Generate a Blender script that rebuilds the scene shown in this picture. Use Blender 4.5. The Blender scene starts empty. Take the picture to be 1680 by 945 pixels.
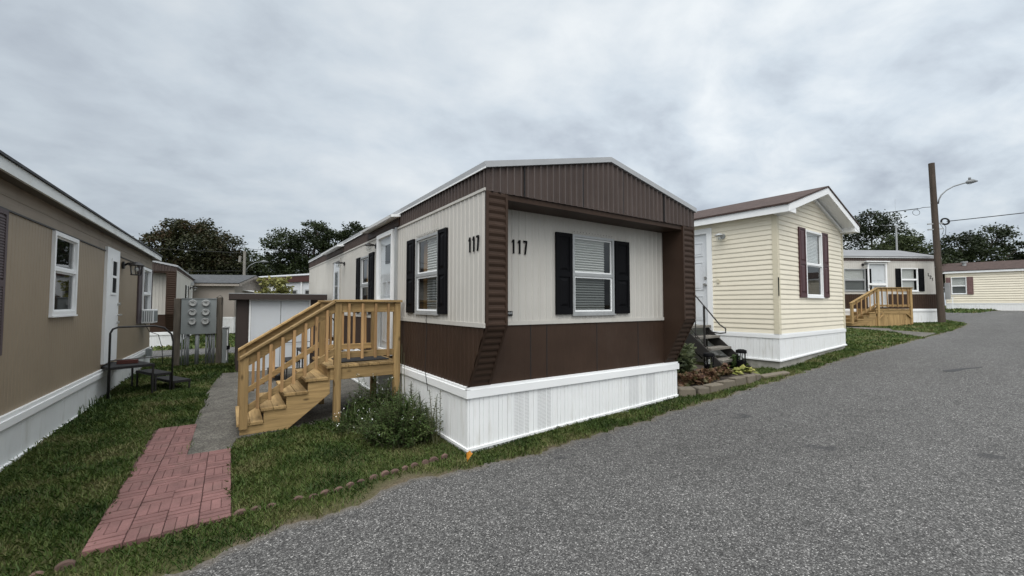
import bpy, bmesh, math, random
import numpy as np
from mathutils import Vector, Matrix

S = bpy.context.scene
COL = S.collection
rnd = random.Random(7)
# ------------------------------------------------------------------ camera
F_PX = 682.0
YAW = math.atan2(462, F_PX); PIT = math.atan2(28, F_PX)
cam_d = bpy.data.cameras.new("camera"); cam = bpy.data.objects.new("camera", cam_d); COL.objects.link(cam)
cam_d.sensor_width = 36.0; cam_d.lens = F_PX / 1680 * 36.0
cam_d.clip_start = 0.05; cam_d.clip_end = 2000
cam.location = (0, 0, 1.6)
cam.rotation_euler = (math.pi / 2 + PIT, 0, -YAW)
S.camera = cam
# ------------------------------------------------------------------ sky
SUN_EL = math.radians(56); SUN_AZ = math.radians(218)      # azimuth clockwise from +y
W = bpy.data.worlds.new("World"); S.world = W; W.use_nodes = True
nt = W.node_tree; N = nt.nodes; L = nt.links
bg = N["Background"]; bg.inputs[1].default_value = 0.1
def nd(t, **k):
    n = N.new(t)
    for a, b in k.items(): setattr(n, a, b)
    return n
def mth(op, a, b=None, c=None):
    n = N.new("ShaderNodeMath"); n.operation = op
    for i, v in enumerate((a, b, c)):
        if v is None: continue
        if isinstance(v, (int, float)): n.inputs[i].default_value = v
        else: L.new(v, n.inputs[i])
    return n.outputs[0]
sky = nd("ShaderNodeTexSky", sky_type='NISHITA', sun_disc=False)
sky.sun_elevation = SUN_EL; sky.sun_rotation = SUN_AZ
tc = nd("ShaderNodeTexCoord"); sp = nd("ShaderNodeSeparateXYZ"); L.new(tc.outputs["Generated"], sp.inputs[0])
zz = mth('MAXIMUM', sp.outputs[2], 0.0)
den = mth('ADD', zz, 0.36)
cb = nd("ShaderNodeCombineXYZ")
L.new(mth('DIVIDE', sp.outputs[0], den), cb.inputs[0]); L.new(mth('DIVIDE', sp.outputs[1], den), cb.inputs[1]); L.new(mth('MULTIPLY', zz, 1.2), cb.inputs[2])
mp = nd("ShaderNodeMapping"); L.new(cb.outputs[0], mp.inputs[0]); mp.inputs["Rotation"].default_value = (0, 0, 0.62); mp.inputs["Scale"].default_value = (1.25, 1.5, 1)
def noise(scale, detail, rough, dist=0.0, loc=None):
    n = nd("ShaderNodeTexNoise"); n.inputs["Scale"].default_value = scale; n.inputs["Detail"].default_value = detail
    n.inputs["Roughness"].default_value = rough; n.inputs["Distortion"].default_value = dist
    L.new(mp.outputs[0], n.inputs["Vector"]); return n.outputs[0]
n1 = noise(1.25, 6, 0.54, 0.3); n2 = noise(3.6, 7, 0.55, 0.3)
cl = mth('ADD', mth('MULTIPLY', n1, 0.66), mth('MULTIPLY', n2, 0.34))
ctr = nd("ShaderNodeMapRange"); L.new(sp.outputs[0], ctr.inputs[0]); ctr.inputs[1].default_value = 0.35; ctr.inputs[2].default_value = 0.95; ctr.inputs[3].default_value = 0.98; ctr.inputs[4].default_value = 1.7
cl = mth('ADD', mth('MULTIPLY', mth('SUBTRACT', cl, 0.5), ctr.outputs[0]), 0.5)
ramp = nd("ShaderNodeValToRGB"); L.new(cl, ramp.inputs[0])
e = ramp.color_ramp.elements
e[0].position = 0.30; e[0].color = (0.40, 0.445, 0.51, 1)
e[1].position = 0.70; e[1].color = (0.79, 0.83, 0.855, 1)
e2 = ramp.color_ramp.elements.new(0.50); e2.color = (0.60, 0.665, 0.725, 1)
# an overcast sky is brightest overhead, dull low down in the north-west, thin and bright low in the east
g1 = nd("ShaderNodeMapRange"); L.new(zz, g1.inputs[0]); g1.inputs[1].default_value = 0.0; g1.inputs[2].default_value = 0.34; g1.inputs[3].default_value = 0.76; g1.inputs[4].default_value = 0.96
g1.clamp = True
g2 = nd("ShaderNodeMapRange"); L.new(zz, g2.inputs[0]); g2.inputs[1].default_value = 0.62; g2.inputs[2].default_value = 1.0; g2.inputs[3].default_value = 0.0; g2.inputs[4].default_value = 2.6
g3 = nd("ShaderNodeMapRange"); L.new(sp.outputs[0], g3.inputs[0]); g3.inputs[1].default_value = -0.3; g3.inputs[2].default_value = 0.95; g3.inputs[3].default_value = 0.90; g3.inputs[4].default_value = 1.10
# and brightest of all round the hidden sun, behind the camera
sdir = (math.cos(SUN_EL) * math.sin(SUN_AZ), math.cos(SUN_EL) * math.cos(SUN_AZ), math.sin(SUN_EL))
dt = nd("ShaderNodeVectorMath", operation='DOT_PRODUCT'); L.new(tc.outputs["Generated"], dt.inputs[0]); dt.inputs[1].default_value = sdir
g4 = nd("ShaderNodeMapRange"); L.new(dt.outputs["Value"], g4.inputs[0]); g4.inputs[1].default_value = 0.45; g4.inputs[2].default_value = 1.0; g4.inputs[3].default_value = 0.0; g4.inputs[4].default_value = 1.9
lum = mth('MULTIPLY', mth('ADD', mth('ADD', g1.outputs[0], g2.outputs[0]), g4.outputs[0]), g3.outputs[0])
vm = nd("ShaderNodeVectorMath", operation='SCALE'); L.new(ramp.outputs[0], vm.inputs[0]); L.new(mth('MULTIPLY', lum, 10.0), vm.inputs["Scale"])
mx = nd("ShaderNodeMix", data_type='RGBA'); mx.inputs[0].default_value = 0.92
wm_ = nd("ShaderNodeMapRange"); L.new(mth('ADD', g2.outputs[0], g4.outputs[0]), wm_.inputs[0]); wm_.inputs[1].default_value = 0.05; wm_.inputs[2].default_value = 1.0
tint = nd("ShaderNodeMix", data_type='RGBA'); L.new(wm_.outputs[0], tint.inputs[0]); tint.inputs[6].default_value = (1, 1, 1, 1); tint.inputs[7].default_value = (1.07, 1.0, 0.93, 1)
tm_ = nd("ShaderNodeVectorMath", operation='MULTIPLY'); L.new(vm.outputs[0], tm_.inputs[0]); L.new(tint.outputs[2], tm_.inputs[1])
L.new(sky.outputs[0], mx.inputs[6]); L.new(tm_.outputs[0], mx.inputs[7]); L.new(mx.outputs[2], bg.inputs[0])
# ------------------------------------------------------------------ sun behind the cloud
sl = bpy.data.lights.new("sun", 'SUN'); sl.energy = 1.5; sl.angle = math.radians(45); sl.color = (1, 0.965, 0.92)
so = bpy.data.objects.new("sun", sl); COL.objects.link(so)
so.rotation_euler = (math.pi / 2 - SUN_EL, 0, math.pi - SUN_AZ)
S.view_settings.view_transform = 'Standard'; S.view_settings.look = 'None'
S.view_settings.exposure = 0.20; S.view_settings.gamma = 1.0; S.view_settings.use_curve_mapping = False
S.cycles.max_bounces = 6; S.cycles.transparent_max_bounces = 12

# ------------------------------------------------------------------ helpers
def tag(o, label, cat, group=None):
    o["label"] = label; o["category"] = cat
    if group: o["group"] = group
    return o
def thing(name, label, cat, loc=(0, 0, 0), rot=0.0, group=None):
    o = bpy.data.objects.new(name, None); COL.objects.link(o); o.empty_display_size = 0.2
    o.location = loc; o.rotation_euler = (0, 0, rot)
    return tag(o, label, cat, group)
class Fr:
    """local frame on a face: u along, v up, n outward"""
    def __init__(s, o, u, n, v=(0, 0, 1)):
        s.o = np.array(o, float); s.u = np.array(u, float); s.v = np.array(v, float); s.n = np.array(n, float)
    def p(s, a, b, d=0.0): return s.o + s.u * a + s.v * b + s.n * d
class MB:
    def __init__(s): s.v = []; s.f = []; s.mi = []
    def quad(s, *pts, m=0):
        i = len(s.v); s.v += [tuple(map(float, p)) for p in pts]; s.f.append(tuple(range(i, i + len(pts)))); s.mi.append(m); return s
    def hexa(s, c, m=0):
        i = len(s.v); s.v += [tuple(map(float, p)) for p in c]
        for q in ((0, 3, 2, 1), (4, 5, 6, 7), (0, 1, 5, 4), (1, 2, 6, 5), (2, 3, 7, 6), (3, 0, 4, 7)):
            s.f.append(tuple(i + k for k in q)); s.mi.append(m)
        return s
    def box(s, a, b, m=0):
        x0, y0, z0 = a; x1, y1, z1 = b
        return s.hexa([(x0, y0, z0), (x1, y0, z0), (x1, y1, z0), (x0, y1, z0), (x0, y0, z1), (x1, y0, z1), (x1, y1, z1), (x0, y1, z1)], m)
    def fbox(s, fr, u0, u1, v0, v1, d0, d1, m=0):
        return s.hexa([fr.p(u0, v0, d0), fr.p(u1, v0, d0), fr.p(u1, v0, d1), fr.p(u0, v0, d1), fr.p(u0, v1, d0), fr.p(u1, v1, d0), fr.p(u1, v1, d1), fr.p(u0, v1, d1)], m)
    def frame(s, fr, u0, u1, v0, v1, w, d0, d1, m=0):
        s.fbox(fr, u0, u0 + w, v0, v1, d0, d1, m); s.fbox(fr, u1 - w, u1, v0, v1, d0, d1, m)
        s.fbox(fr, u0 + w, u1 - w, v0, v0 + w, d0, d1, m); s.fbox(fr, u0 + w, u1 - w, v1 - w, v1, d0, d1, m); return s
    def bar(s, p, q, w, h=None, up=(0, 0, 1), m=0):
        p = np.array(p, float); q = np.array(q, float); h = h or w
        d = q - p; d = d / np.linalg.norm(d); up = np.array(up, float)
        r = np.cross(d, up)
        if np.linalg.norm(r) < 1e-4: r = np.cross(d, (1, 0, 0))
        r /= np.linalg.norm(r); t = np.cross(r, d)
        a = r * w / 2; b = t * h / 2
        return s.hexa([p - a - b, p + a - b, p + a + b, p - a + b, q - a - b, q + a - b, q + a + b, q - a + b], m)
    def prism(s, poly, off, m=0):
        n = len(poly); i = len(s.v); off = np.array(off, float)
        poly = [np.array(p, float) for p in poly]
        s.v += [tuple(p) for p in poly] + [tuple(p + off) for p in poly]
        s.f.append(tuple(i + k for k in reversed(range(n)))); s.f.append(tuple(i + n + k for k in range(n))); s.mi += [m, m]
        for k in range(n):
            s.f.append((i + k, i + (k + 1) % n, i + n + (k + 1) % n, i + n + k)); s.mi.append(m)
        return s
    def tube(s, pts, r, seg=8, m=0, cap=True):
        pts = [np.array(p, float) for p in pts]; n = len(pts); i = len(s.v)
        rs = r if isinstance(r, (list, tuple)) else [r] * n
        ref = None
        for k in range(n):
            d = pts[min(k + 1, n - 1)] - pts[max(k - 1, 0)]; d /= (np.linalg.norm(d) + 1e-12)
            if ref is None:
                ref = np.cross(d, (0, 0, 1.0))
                if np.linalg.norm(ref) < 1e-3: ref = np.cross(d, (1.0, 0, 0))
            a = ref - d * (ref @ d); a /= (np.linalg.norm(a) + 1e-12); b = np.cross(d, a); ref = a
            for j in range(seg):
                t = 2 * math.pi * j / seg
                s.v.append(tuple(pts[k] + rs[k] * (a * math.cos(t) + b * math.sin(t))))
        for k in range(n - 1):
            for j in range(seg):
                j2 = (j + 1) % seg
                s.f.append((i + k * seg + j, i + k * seg + j2, i + (k + 1) * seg + j2, i + (k + 1) * seg + j)); s.mi.append(m)
        if cap:
            s.f.append(tuple(i + j for j in reversed(range(seg)))); s.f.append(tuple(i + (n - 1) * seg + j for j in range(seg))); s.mi += [m, m]
        return s
    def build(s, name, mat, parent=None, bevel=0.0, smooth=False, loc=None):
        me = bpy.data.meshes.new(name)
        me.from_pydata(s.v, [], s.f)
        for mm in (mat if isinstance(mat, (list, tuple)) else [mat]): me.materials.append(mm)
        me.polygons.foreach_set("material_index", s.mi)
        bm = bmesh.new(); bm.from_mesh(me); bmesh.ops.recalc_face_normals(bm, faces=bm.faces); bm.to_mesh(me); bm.free()
        if smooth: me.polygons.foreach_set("use_smooth", [True] * len(me.polygons))
        me.update()
        o = bpy.data.objects.new(name, me); COL.objects.link(o)
        if parent: o.parent = parent
        if loc: o.location = loc
        if bevel:
            md = o.modifiers.new("bevel", 'BEVEL'); md.width = bevel; md.segments = 1; md.limit_method = 'ANGLE'
        return o
def npmesh(name, verts, faces_flat, nper, mat, parent=None, midx=None):
    me = bpy.data.meshes.new(name); nv = len(verts); nf = len(faces_flat) // nper
    me.vertices.add(nv); me.vertices.foreach_set("co", np.asarray(verts, np.float32).ravel())
    me.loops.add(nf * nper); me.loops.foreach_set("vertex_index", np.asarray(faces_flat, np.int32))
    me.polygons.add(nf); me.polygons.foreach_set("loop_start", np.arange(0, nf * nper, nper, dtype=np.int32))
    me.polygons.foreach_set("loop_total", np.full(nf, nper, np.int32))
    for mm in (mat if isinstance(mat, (list, tuple)) else [mat]): me.materials.append(mm)
    if midx is not None: me.polygons.foreach_set("material_index", np.asarray(midx, np.int32))
    me.update(calc_edges=True)
    o = bpy.data.objects.new(name, me); COL.objects.link(o)
    if parent: o.parent = parent
    return o

def profile_wall(mb, fr, a0, a1, blo, bhi, prof, period, holes=(), horiz=False, phase=0.0, d=0.0, m=0, crest=None):
    mx_ = max(o for _, o in prof); base_m = m
    """surface whose offset follows prof along a (u, or v if horiz), extruded along the other axis; holes = (u0,u1,v0,v1)"""
    fl = blo if callable(blo) else (lambda a: blo); fh = bhi if callable(bhi) else (lambda a: bhi)
    hs = [(h[2], h[3], h[0], h[1]) if horiz else tuple(h) for h in holes]
    pts = []
    k = math.floor((a0 - phase) / period) - 1
    while phase + k * period < a1 + period:
        for t, o in prof: pts.append((phase + k * period + t, o))
        k += 1
    def interp(a):
        for (x0, o0), (x1, o1) in zip(pts, pts[1:]):
            if x0 <= a < x1: return o0 + (o1 - o0) * (a - x0) / (x1 - x0)
        return 0.0
    br = {a0, a1}
    for h in hs: br |= {min(max(h[0], a0), a1), min(max(h[1], a0), a1)}
    allp = [(a, i, o) for i, (a, o) in enumerate(pts) if a0 < a < a1] + [(a, -1 if a == a0 else 10**6, interp(a)) for a in br]
    allp.sort(key=lambda t: (t[0], t[1]))
    P = (lambda a, b, o: fr.p(b, a, o)) if horiz else (lambda a, b, o: fr.p(a, b, o))
    for (x0, _, o0), (x1, _, o1) in zip(allp, allp[1:]):
        xm = (x0 + x1) / 2
        if x1 - x0 < 1e-7 and abs(o1 - o0) < 1e-7: continue
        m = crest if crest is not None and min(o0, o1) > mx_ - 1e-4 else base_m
        cuts = sorted((h[2], h[3]) for h in hs if h[0] < xm < h[1] or (x1 - x0 < 1e-7 and h[0] < xm < h[1]))
        lo0, lo1, hi0, hi1 = fl(x0), fl(x1), fh(x0), fh(x1)
        cur0, cur1 = lo0, lo1
        for c0, c1 in cuts:
            if c0 >= max(hi0, hi1): continue
            if c0 > max(cur0, cur1):
                mb.quad(P(x0, cur0, o0 + d), P(x1, cur1, o1 + d), P(x1, c0, o1 + d), P(x0, c0, o0 + d), m=m)
            cur0 = max(cur0, c1); cur1 = max(cur1, c1)
        if hi0 > cur0 + 1e-6 or hi1 > cur1 + 1e-6:
            mb.quad(P(x0, cur0, o0 + d), P(x1, cur1, o1 + d), P(x1, max(hi1, cur1), o1 + d), P(x0, max(hi0, cur0), o0 + d), m=m)
RIB = [(0, 0), (.062, 0), (.072, .007), (.088, .007), (.0999, 0)]           # light ribbed aluminium, period .1
RIBG = [(0, 0), (.052, 0), (.066, .018), (.072, .018), (.0849, 0)]           # raised thin ribs, period .085
RIBW = [(0, 0), (.03, .012), (.05, .012), (.056, .004), (.0799, 0)]         # pillar ribs, period .08
GRV = [(0, -.014), (.003, -.014), (.006, 0), (.052, 0), (.056, -.008), (.060, 0), (.1239, 0)]   # skirting boards, period .124
PANEL = [(0, -.004), (.008, 0), (.4, 0), (.4079, -.004)]                      # flat panels, period .408
def lap(E):
    k = 1.0 if E < .12 else 2.6
    return [(0, .012 * k), (E * .12, .014 * k), (E * .5, .009 * k), (E - 1e-4, .0005)]

# ------------------------------------------------------------------ materials
def mat(name, base, rough=0.6, var=0.12, scale=3.0, bump=0.0, bscale=60.0, dirt=None, dirt_amt=0.0, dirt_scale=2.0, stretch=(1, 1, 1), spec=0.4, metal=0.0, rand=0.0, streak=0.0, dirt_stretch=(1, 1, 1), island=0.0, speck=None, knots=None):
    m = bpy.data.materials.new(name); m.use_nodes = True
    n = m.node_tree.nodes; l = m.node_tree.links; b = n["Principled BSDF"]
    b.inputs["Roughness"].default_value = rough; b.inputs["Specular IOR Level"].default_value = spec; b.inputs["Metallic"].default_value = metal
    t = n.new("ShaderNodeTexCoord"); mpn = n.new("ShaderNodeMapping"); mpn.inputs["Scale"].default_value = stretch
    l.new(t.outputs["Object"], mpn.inputs[0])
    def nz(sc, det=5.0, ro=.6, src=mpn):
        k = n.new("ShaderNodeTexNoise"); k.inputs["Scale"].default_value = sc; k.inputs["Detail"].default_value = det; k.inputs["Roughness"].default_value = ro
        l.new(src.outputs[0], k.inputs["Vector"]); return k.outputs[0]
    mr = n.new("ShaderNodeMapRange"); l.new(nz(scale), mr.inputs[0]); mr.inputs[1].default_value = .3; mr.inputs[2].default_value = .7; mr.inputs[3].default_value = 1 - var; mr.inputs[4].default_value = 1 + var
    fac = mr.outputs[0]
    if rand:
        oi = n.new("ShaderNodeObjectInfo"); r2 = n.new("ShaderNodeMapRange"); l.new(oi.outputs["Random"], r2.inputs[0]); r2.inputs[3].default_value = 1 - rand; r2.inputs[4].default_value = 1 + rand
        mm = n.new("ShaderNodeMath"); mm.operation = 'MULTIPLY'; l.new(fac, mm.inputs[0]); l.new(r2.outputs[0], mm.inputs[1]); fac = mm.outputs[0]
    def mulf(src, lo, hi, f):
        r3 = n.new("ShaderNodeMapRange"); l.new(src, r3.inputs[0]); r3.inputs[3].default_value = lo; r3.inputs[4].default_value = hi
        m3 = n.new("ShaderNodeMath"); m3.operation = 'MULTIPLY'; l.new(f, m3.inputs[0]); l.new(r3.outputs[0], m3.inputs[1]); return m3.outputs[0]
    if island:
        gi = n.new("ShaderNodeNewGeometry"); fac = mulf(gi.outputs["Random Per Island"], 1 - island, 1 + island, fac)
    if knots:
        mk = n.new("ShaderNodeMapping"); mk.inputs["Scale"].default_value = knots; l.new(t.outputs["Object"], mk.inputs[0])
        vk = n.new("ShaderNodeTexVoronoi"); vk.inputs["Scale"].default_value = 1.0; l.new(mk.outputs[0], vk.inputs["Vector"])
        rk = n.new("ShaderNodeMapRange"); l.new(vk.outputs["Distance"], rk.inputs[0]); rk.inputs[1].default_value = .07; rk.inputs[2].default_value = .16; rk.inputs[3].default_value = .38; rk.inputs[4].default_value = 1.0
        k3 = n.new("ShaderNodeMath"); k3.operation = 'MULTIPLY'; l.new(fac, k3.inputs[0]); l.new(rk.outputs[0], k3.inputs[1]); fac = k3.outputs[0]
    if speck:
        vs = n.new("ShaderNodeTexVoronoi"); vs.inputs["Scale"].default_value = speck[0]; l.new(t.outputs["Object"], vs.inputs["Vector"]); ss = n.new("ShaderNodeSeparateColor"); l.new(vs.outputs["Color"], ss.inputs[0]); fac = mulf(ss.outputs[0], 1 - speck[1], 1 + speck[1], fac)
    sc = n.new("ShaderNodeVectorMath"); sc.operation = 'SCALE'; sc.inputs[0].default_value = base[:3]; l.new(fac, sc.inputs["Scale"])
    colr = sc.outputs[0]
    if dirt:
        md = n.new("ShaderNodeMapping"); md.inputs["Scale"].default_value = dirt_stretch; l.new(t.outputs["Object"], md.inputs[0])
        dr = n.new("ShaderNodeMapRange"); l.new(nz(dirt_scale, 8, .65, md), dr.inputs[0]); dr.inputs[1].default_value = .52; dr.inputs[2].default_value = .75; dr.inputs[3].default_value = 0; dr.inputs[4].default_value = dirt_amt
        mix = n.new("ShaderNodeMix"); mix.data_type = 'RGBA'; l.new(dr.outputs[0], mix.inputs[0]); l.new(colr, mix.inputs[6]); mix.inputs[7].default_value = (*dirt[:3], 1); colr = mix.outputs[2]
    l.new(colr, b.inputs["Base Color"])
    if bump:
        bp = n.new("ShaderNodeBump"); bp.inputs["Strength"].default_value = bump; bp.inputs["Distance"].default_value = .01
        l.new(nz(bscale, 4, .6), bp.inputs["Height"]); l.new(bp.outputs[0], b.inputs["Normal"])
    return m
def leafmat(name, cols, rough=.55, trans=.25, nscale=.0):
    m = bpy.data.materials.new(name); m.use_nodes = True
    n = m.node_tree.nodes; l = m.node_tree.links; b = n["Principled BSDF"]; b.inputs["Roughness"].default_value = rough; b.inputs["Specular IOR Level"].default_value = .25
    g = n.new("ShaderNodeNewGeometry"); r = n.new("ShaderNodeValToRGB")
    src = g.outputs["Random Per Island"]
    if nscale:
        t = n.new("ShaderNodeTexCoord"); k = n.new("ShaderNodeTexNoise"); k.inputs["Scale"].default_value = nscale; k.inputs["Detail"].default_value = 3; l.new(t.outputs["Object"], k.inputs["Vector"])
        mr = n.new("ShaderNodeMapRange"); l.new(k.outputs[0], mr.inputs[0]); mr.inputs[1].default_value = .3; mr.inputs[2].default_value = .7; mr.inputs[3].default_value = -.25; mr.inputs[4].default_value = .75
        mm = n.new("ShaderNodeMath"); mm.operation = 'MULTIPLY_ADD'; l.new(src, mm.inputs[0]); mm.inputs[1].default_value = .5; l.new(mr.outputs[0], mm.inputs[2]); src = mm.outputs[0]
    l.new(src, r.inputs[0]); el = r.color_ramp.elements
    while len(el) < len(cols): el.new(.5)
    for i, c in enumerate(cols): el[i].position = i / (len(cols) - 1); el[i].color = (*c, 1)
    l.new(r.outputs[0], b.inputs["Base Color"])
    if trans:
        tr = n.new("ShaderNodeBsdfTranslucent"); l.new(r.outputs[0], tr.inputs[0]); mxs = n.new("ShaderNodeMixShader"); mxs.inputs[0].default_value = trans
        l.new(b.outputs[0], mxs.inputs[1]); l.new(tr.outputs[0], mxs.inputs[2]); l.new(mxs.outputs[0], n["Material Output"].inputs[0])
    return m
def wood(name, base, axis):
    st = [14, 14, 14]; st[axis] = .9; kn = [8, 8, 8]; kn[axis] = 3.2
    m = mat(name, base, .75, .32, 2.2, .3, 9, dirt=(base[0] * .45, base[1] * .38, base[2] * .3), dirt_amt=.75, dirt_scale=1.6, stretch=tuple(st), rand=.25, knots=tuple(kn), dirt_stretch=tuple(v * .35 for v in st), spec=.2)
    return m
M = {}
M['cream'] = mat("cream_aluminium", (.48, .462, .425), .55, .05, 1.5, dirt=(.30, .27, .22), dirt_amt=.30, dirt_scale=1.2, dirt_stretch=(3, 3, .5))
M['brown'] = mat("brown_aluminium", (.043, .0265, .0185), .5, .15, 2.0, dirt=(.060, .042, .032), dirt_amt=.5, dirt_scale=1.5, spec=.15)
M['fadedbrown'] = mat("faded_brown_aluminium", (.062, .046, .040), .5, .15, 2.0, dirt=(.085, .070, .063), dirt_amt=.4, dirt_scale=2.5, spec=.2)
M['ribglint'] = mat("glint_brown_rib", (.105, .085, .078), .5, .2, 6)  # paler brown for rib crests: their specular glint painted into the colour
M['white'] = mat("white_paint", (.78, .79, .79), .5, .03, 2)
M['skirt'] = mat("white_vinyl_skirting", (.76, .77, .77), .5, .03, 2, dirt=(.50, .48, .42), dirt_amt=.45, dirt_scale=3.5, dirt_stretch=(3.5, 3.5, .6))
M['oldskirt'] = mat("stained_skirting", (.66, .68, .68), .6, .06, 2, dirt=(.36, .36, .31), dirt_amt=.6, dirt_scale=1.9, dirt_stretch=(2.2, 2.2, .7), bump=.15, bscale=5)
M['vent'] = None
M['roofmetal'] = mat("galvanised_roof", (.34, .35, .36), .55, .08, 1.2, dirt=(.33, .33, .32), dirt_amt=.6, dirt_scale=1.4, bump=.08, bscale=3)
M['black'] = mat("black_plastic", (.005, .005, .006), .6, .1, spec=.08)
M['blackmetal'] = mat("black_metal", (.018, .017, .017), .5, .2, 8, dirt=(.06, .04, .03), dirt_amt=.4, dirt_scale=9)
M['rubber'] = mat("black_rubber", (.016, .016, .017), .85, .15, 20, .3, 150)
M['blind'] = mat("white_blind", (.62, .62, .60), .6, .04, 2)
M['curtain'] = mat("ochre_curtain", (.26, .15, .06), .9, .3, 4, stretch=(6, 6, .5))
M['inside'] = mat("dark_interior", (.03, .03, .03), .9, .2)
M['beige'] = mat("beige_aluminium", (.265, .212, .148), .55, .06, 1.3, dirt=(.20, .158, .112), dirt_amt=.4, dirt_scale=1.1, dirt_stretch=(2, 2, .6))
M['frieze'] = mat("beige_frieze", (.255, .21, .16), .6, .14, 2.0, stretch=(4, .4, 8), dirt=(.11, .085, .065), dirt_amt=.5)
M['soffit'] = mat("dark_soffit", (.11, .095, .08), .7, .1)
M['fascia'] = mat("weathered_white_fascia", (.64, .66, .65), .6, .05, 2, dirt=(.42, .42, .38), dirt_amt=.6, dirt_scale=2.2)
M['shinglegrey'] = mat("grey_shingles", (.055, .058, .062), .95, .35, 5, .8, 14, stretch=(1, 1, 3))
M['shinglebrown'] = mat("brown_shingles", (.055, .036, .031), .95, .30, 5, .6, 18)
M['plum'] = mat("plum_louvre", (.075, .055, .058), .6, .1)
M['vinyl'] = mat("cream_vinyl_siding", (.73, .676, .55), .5, .04, 1.5, dirt=(.57, .52, .41), dirt_amt=.3, dirt_scale=1.3)
M['vinylfront'] = M['vinyl']
M['post'] = mat("tan_corner_post", (.60, .55, .42), .55, .03)
M['maroon'] = mat("maroon_plastic", (.060, .021, .024), .5, .12, 5)
M['rust'] = mat("faded_red_shutter", (.15, .085, .080), .6, .15, 5)
M['doorwhite'] = mat("white_door", (.62, .64, .66), .45, .04, 2, dirt=(.45, .44, .41), dirt_amt=.4, dirt_scale=2.5)
M['shedwhite'] = mat("blueish_white_door", (.56, .585, .61), .5, .03, 2, dirt=(.44, .44, .43), dirt_amt=.3, dirt_scale=2)
M['shedbrown'] = mat("dark_brown_shed", (.035, .024, .020), .6, .12, 3)
M['concrete'] = mat("grey_concrete", (.30, .29, .26), .9, .25, 3, .4, 30, dirt=(.10, .10, .075), dirt_amt=.75, dirt_scale=2.5)
M['greysteel'] = mat("grey_enclosure", (.21, .23, .23), .5, .07, 2, metal=.0, dirt=(.11, .115, .11), dirt_amt=.4)
M['conduit'] = mat("grey_conduit", (.17, .18, .185), .5, .1, 4)
M['oldwood'] = mat("weathered_post", (.105, .090, .072), .9, .35, 2.5, .5, 10, stretch=(9, 9, .8), rand=.1)
M['polewood'] = mat("brown_utility_pole", (.066, .050, .038), .9, .30, 2.0, .5, 8, stretch=(9, 9, .5), dirt=(.15, .10, .08), dirt_amt=.35)
M['oldpole'] = mat("grey_utility_pole", (.20, .19, .17), .9, .2, 2, stretch=(9, 9, .5))
PINE = (.305, .206, .094)
M['px'] = wood("treated_pine_along", PINE, 0); M['py'] = wood("treated_pine_across", PINE, 1); M['pz'] = wood("treated_pine_upright", PINE, 2)
M['pb'] = wood("reddish_pine_upright", (.36, .222, .105), 2)
M['greyboard'] = mat("grey_weathered_boards", (.17, .158, .14), .9, .3, 2, .3, 10, stretch=(2, 14, 14))
M['darksteel'] = mat("dark_iron", (.022, .020, .019), .6, .2, 6)
M['greige'] = mat("greige_siding", (.30, .268, .235), .6, .05, 1.2)
M['palegrey'] = mat("pale_wall", (.58, .60, .62), .6, .05, 1.2)
M['darkred'] = mat("dark_red_brown_band", (.060, .022, .018), .6, .1)
M['steelgrey'] = mat("galvanised_steel", (.36, .37, .37), .45, .1, 4, metal=.3)
M['chrome'] = mat("brushed_metal", (.45, .44, .42), .35, .05, metal=.9)
M['brick'] = mat("red_paver", (.162, .083, .077), .9, .2, 5, .5, 70, dirt=(.115, .072, .062), dirt_amt=.6, dirt_scale=3.5, island=.14, speck=(140, .10))
M['edger'] = mat("terracotta_edging", (.115, .072, .058), .95, .3, 6, .5, 40, rand=.25, dirt=(.07, .065, .05), dirt_amt=.7, dirt_scale=6)
M['stone'] = mat("buff_block", (.115, .098, .075), .95, .3, 5, .8, 25, rand=.2, dirt=(.09, .08, .06), dirt_amt=.7, dirt_scale=5)
M['soil'] = mat("dark_soil", (.035, .026, .019), 1, .4, 12, 1, 40)
M['orange'] = mat("orange_plastic", (.62, .26, .035), .5, .15, 12)
M['bark'] = mat("bark", (.055, .045, .036), .95, .35, 5, .6, 12, stretch=(5, 5, 1))
M['stem'] = mat("green_stem", (.08, .085, .04), .8, .3)
M['redwood'] = mat("red_brown_block", (.085, .028, .022), .8, .2)
M['cable'] = mat("black_cable", (.012, .012, .012), .6, .1)
M['bulbglass'] = None

def glass(name, tint=(1, 1, 1), refl=1.0):
    m = bpy.data.materials.new(name); m.use_nodes = True
    n = m.node_tree.nodes; l = m.node_tree.links; n.remove(n["Principled BSDF"])
    tr = n.new("ShaderNodeBsdfTransparent"); tr.inputs[0].default_value = (*tint, 1)
    gl = n.new("ShaderNodeBsdfGlossy"); gl.inputs["Roughness"].default_value = .02
    t = n.new("ShaderNodeTexCoord"); k = n.new("ShaderNodeTexNoise"); k.inputs["Scale"].default_value = 2.5; l.new(t.outputs["Object"], k.inputs["Vector"])
    bp = n.new("ShaderNodeBump"); bp.inputs["Strength"].default_value = .02; l.new(k.outputs[0], bp.inputs["Height"]); l.new(bp.outputs[0], gl.inputs["Normal"])
    fr = n.new("ShaderNodeLayerWeight"); fr.inputs[0].default_value = .5
    pw = n.new("ShaderNodeMath"); pw.operation = 'POWER'; l.new(fr.outputs["Facing"], pw.inputs[0]); pw.inputs[1].default_value = 4.0
    ml = n.new("ShaderNodeMath"); ml.operation = 'MULTIPLY_ADD'; l.new(pw.outputs[0], ml.inputs[0]); ml.inputs[1].default_value = .8; ml.inputs[2].default_value = .055 * refl
    mxs = n.new("ShaderNodeMixShader"); l.new(ml.outputs[0], mxs.inputs[0]); l.new(tr.outputs[0], mxs.inputs[1]); l.new(gl.outputs[0], mxs.inputs[2]); l.new(mxs.outputs[0], n["Material Output"].inputs[0])
    return m
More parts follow.
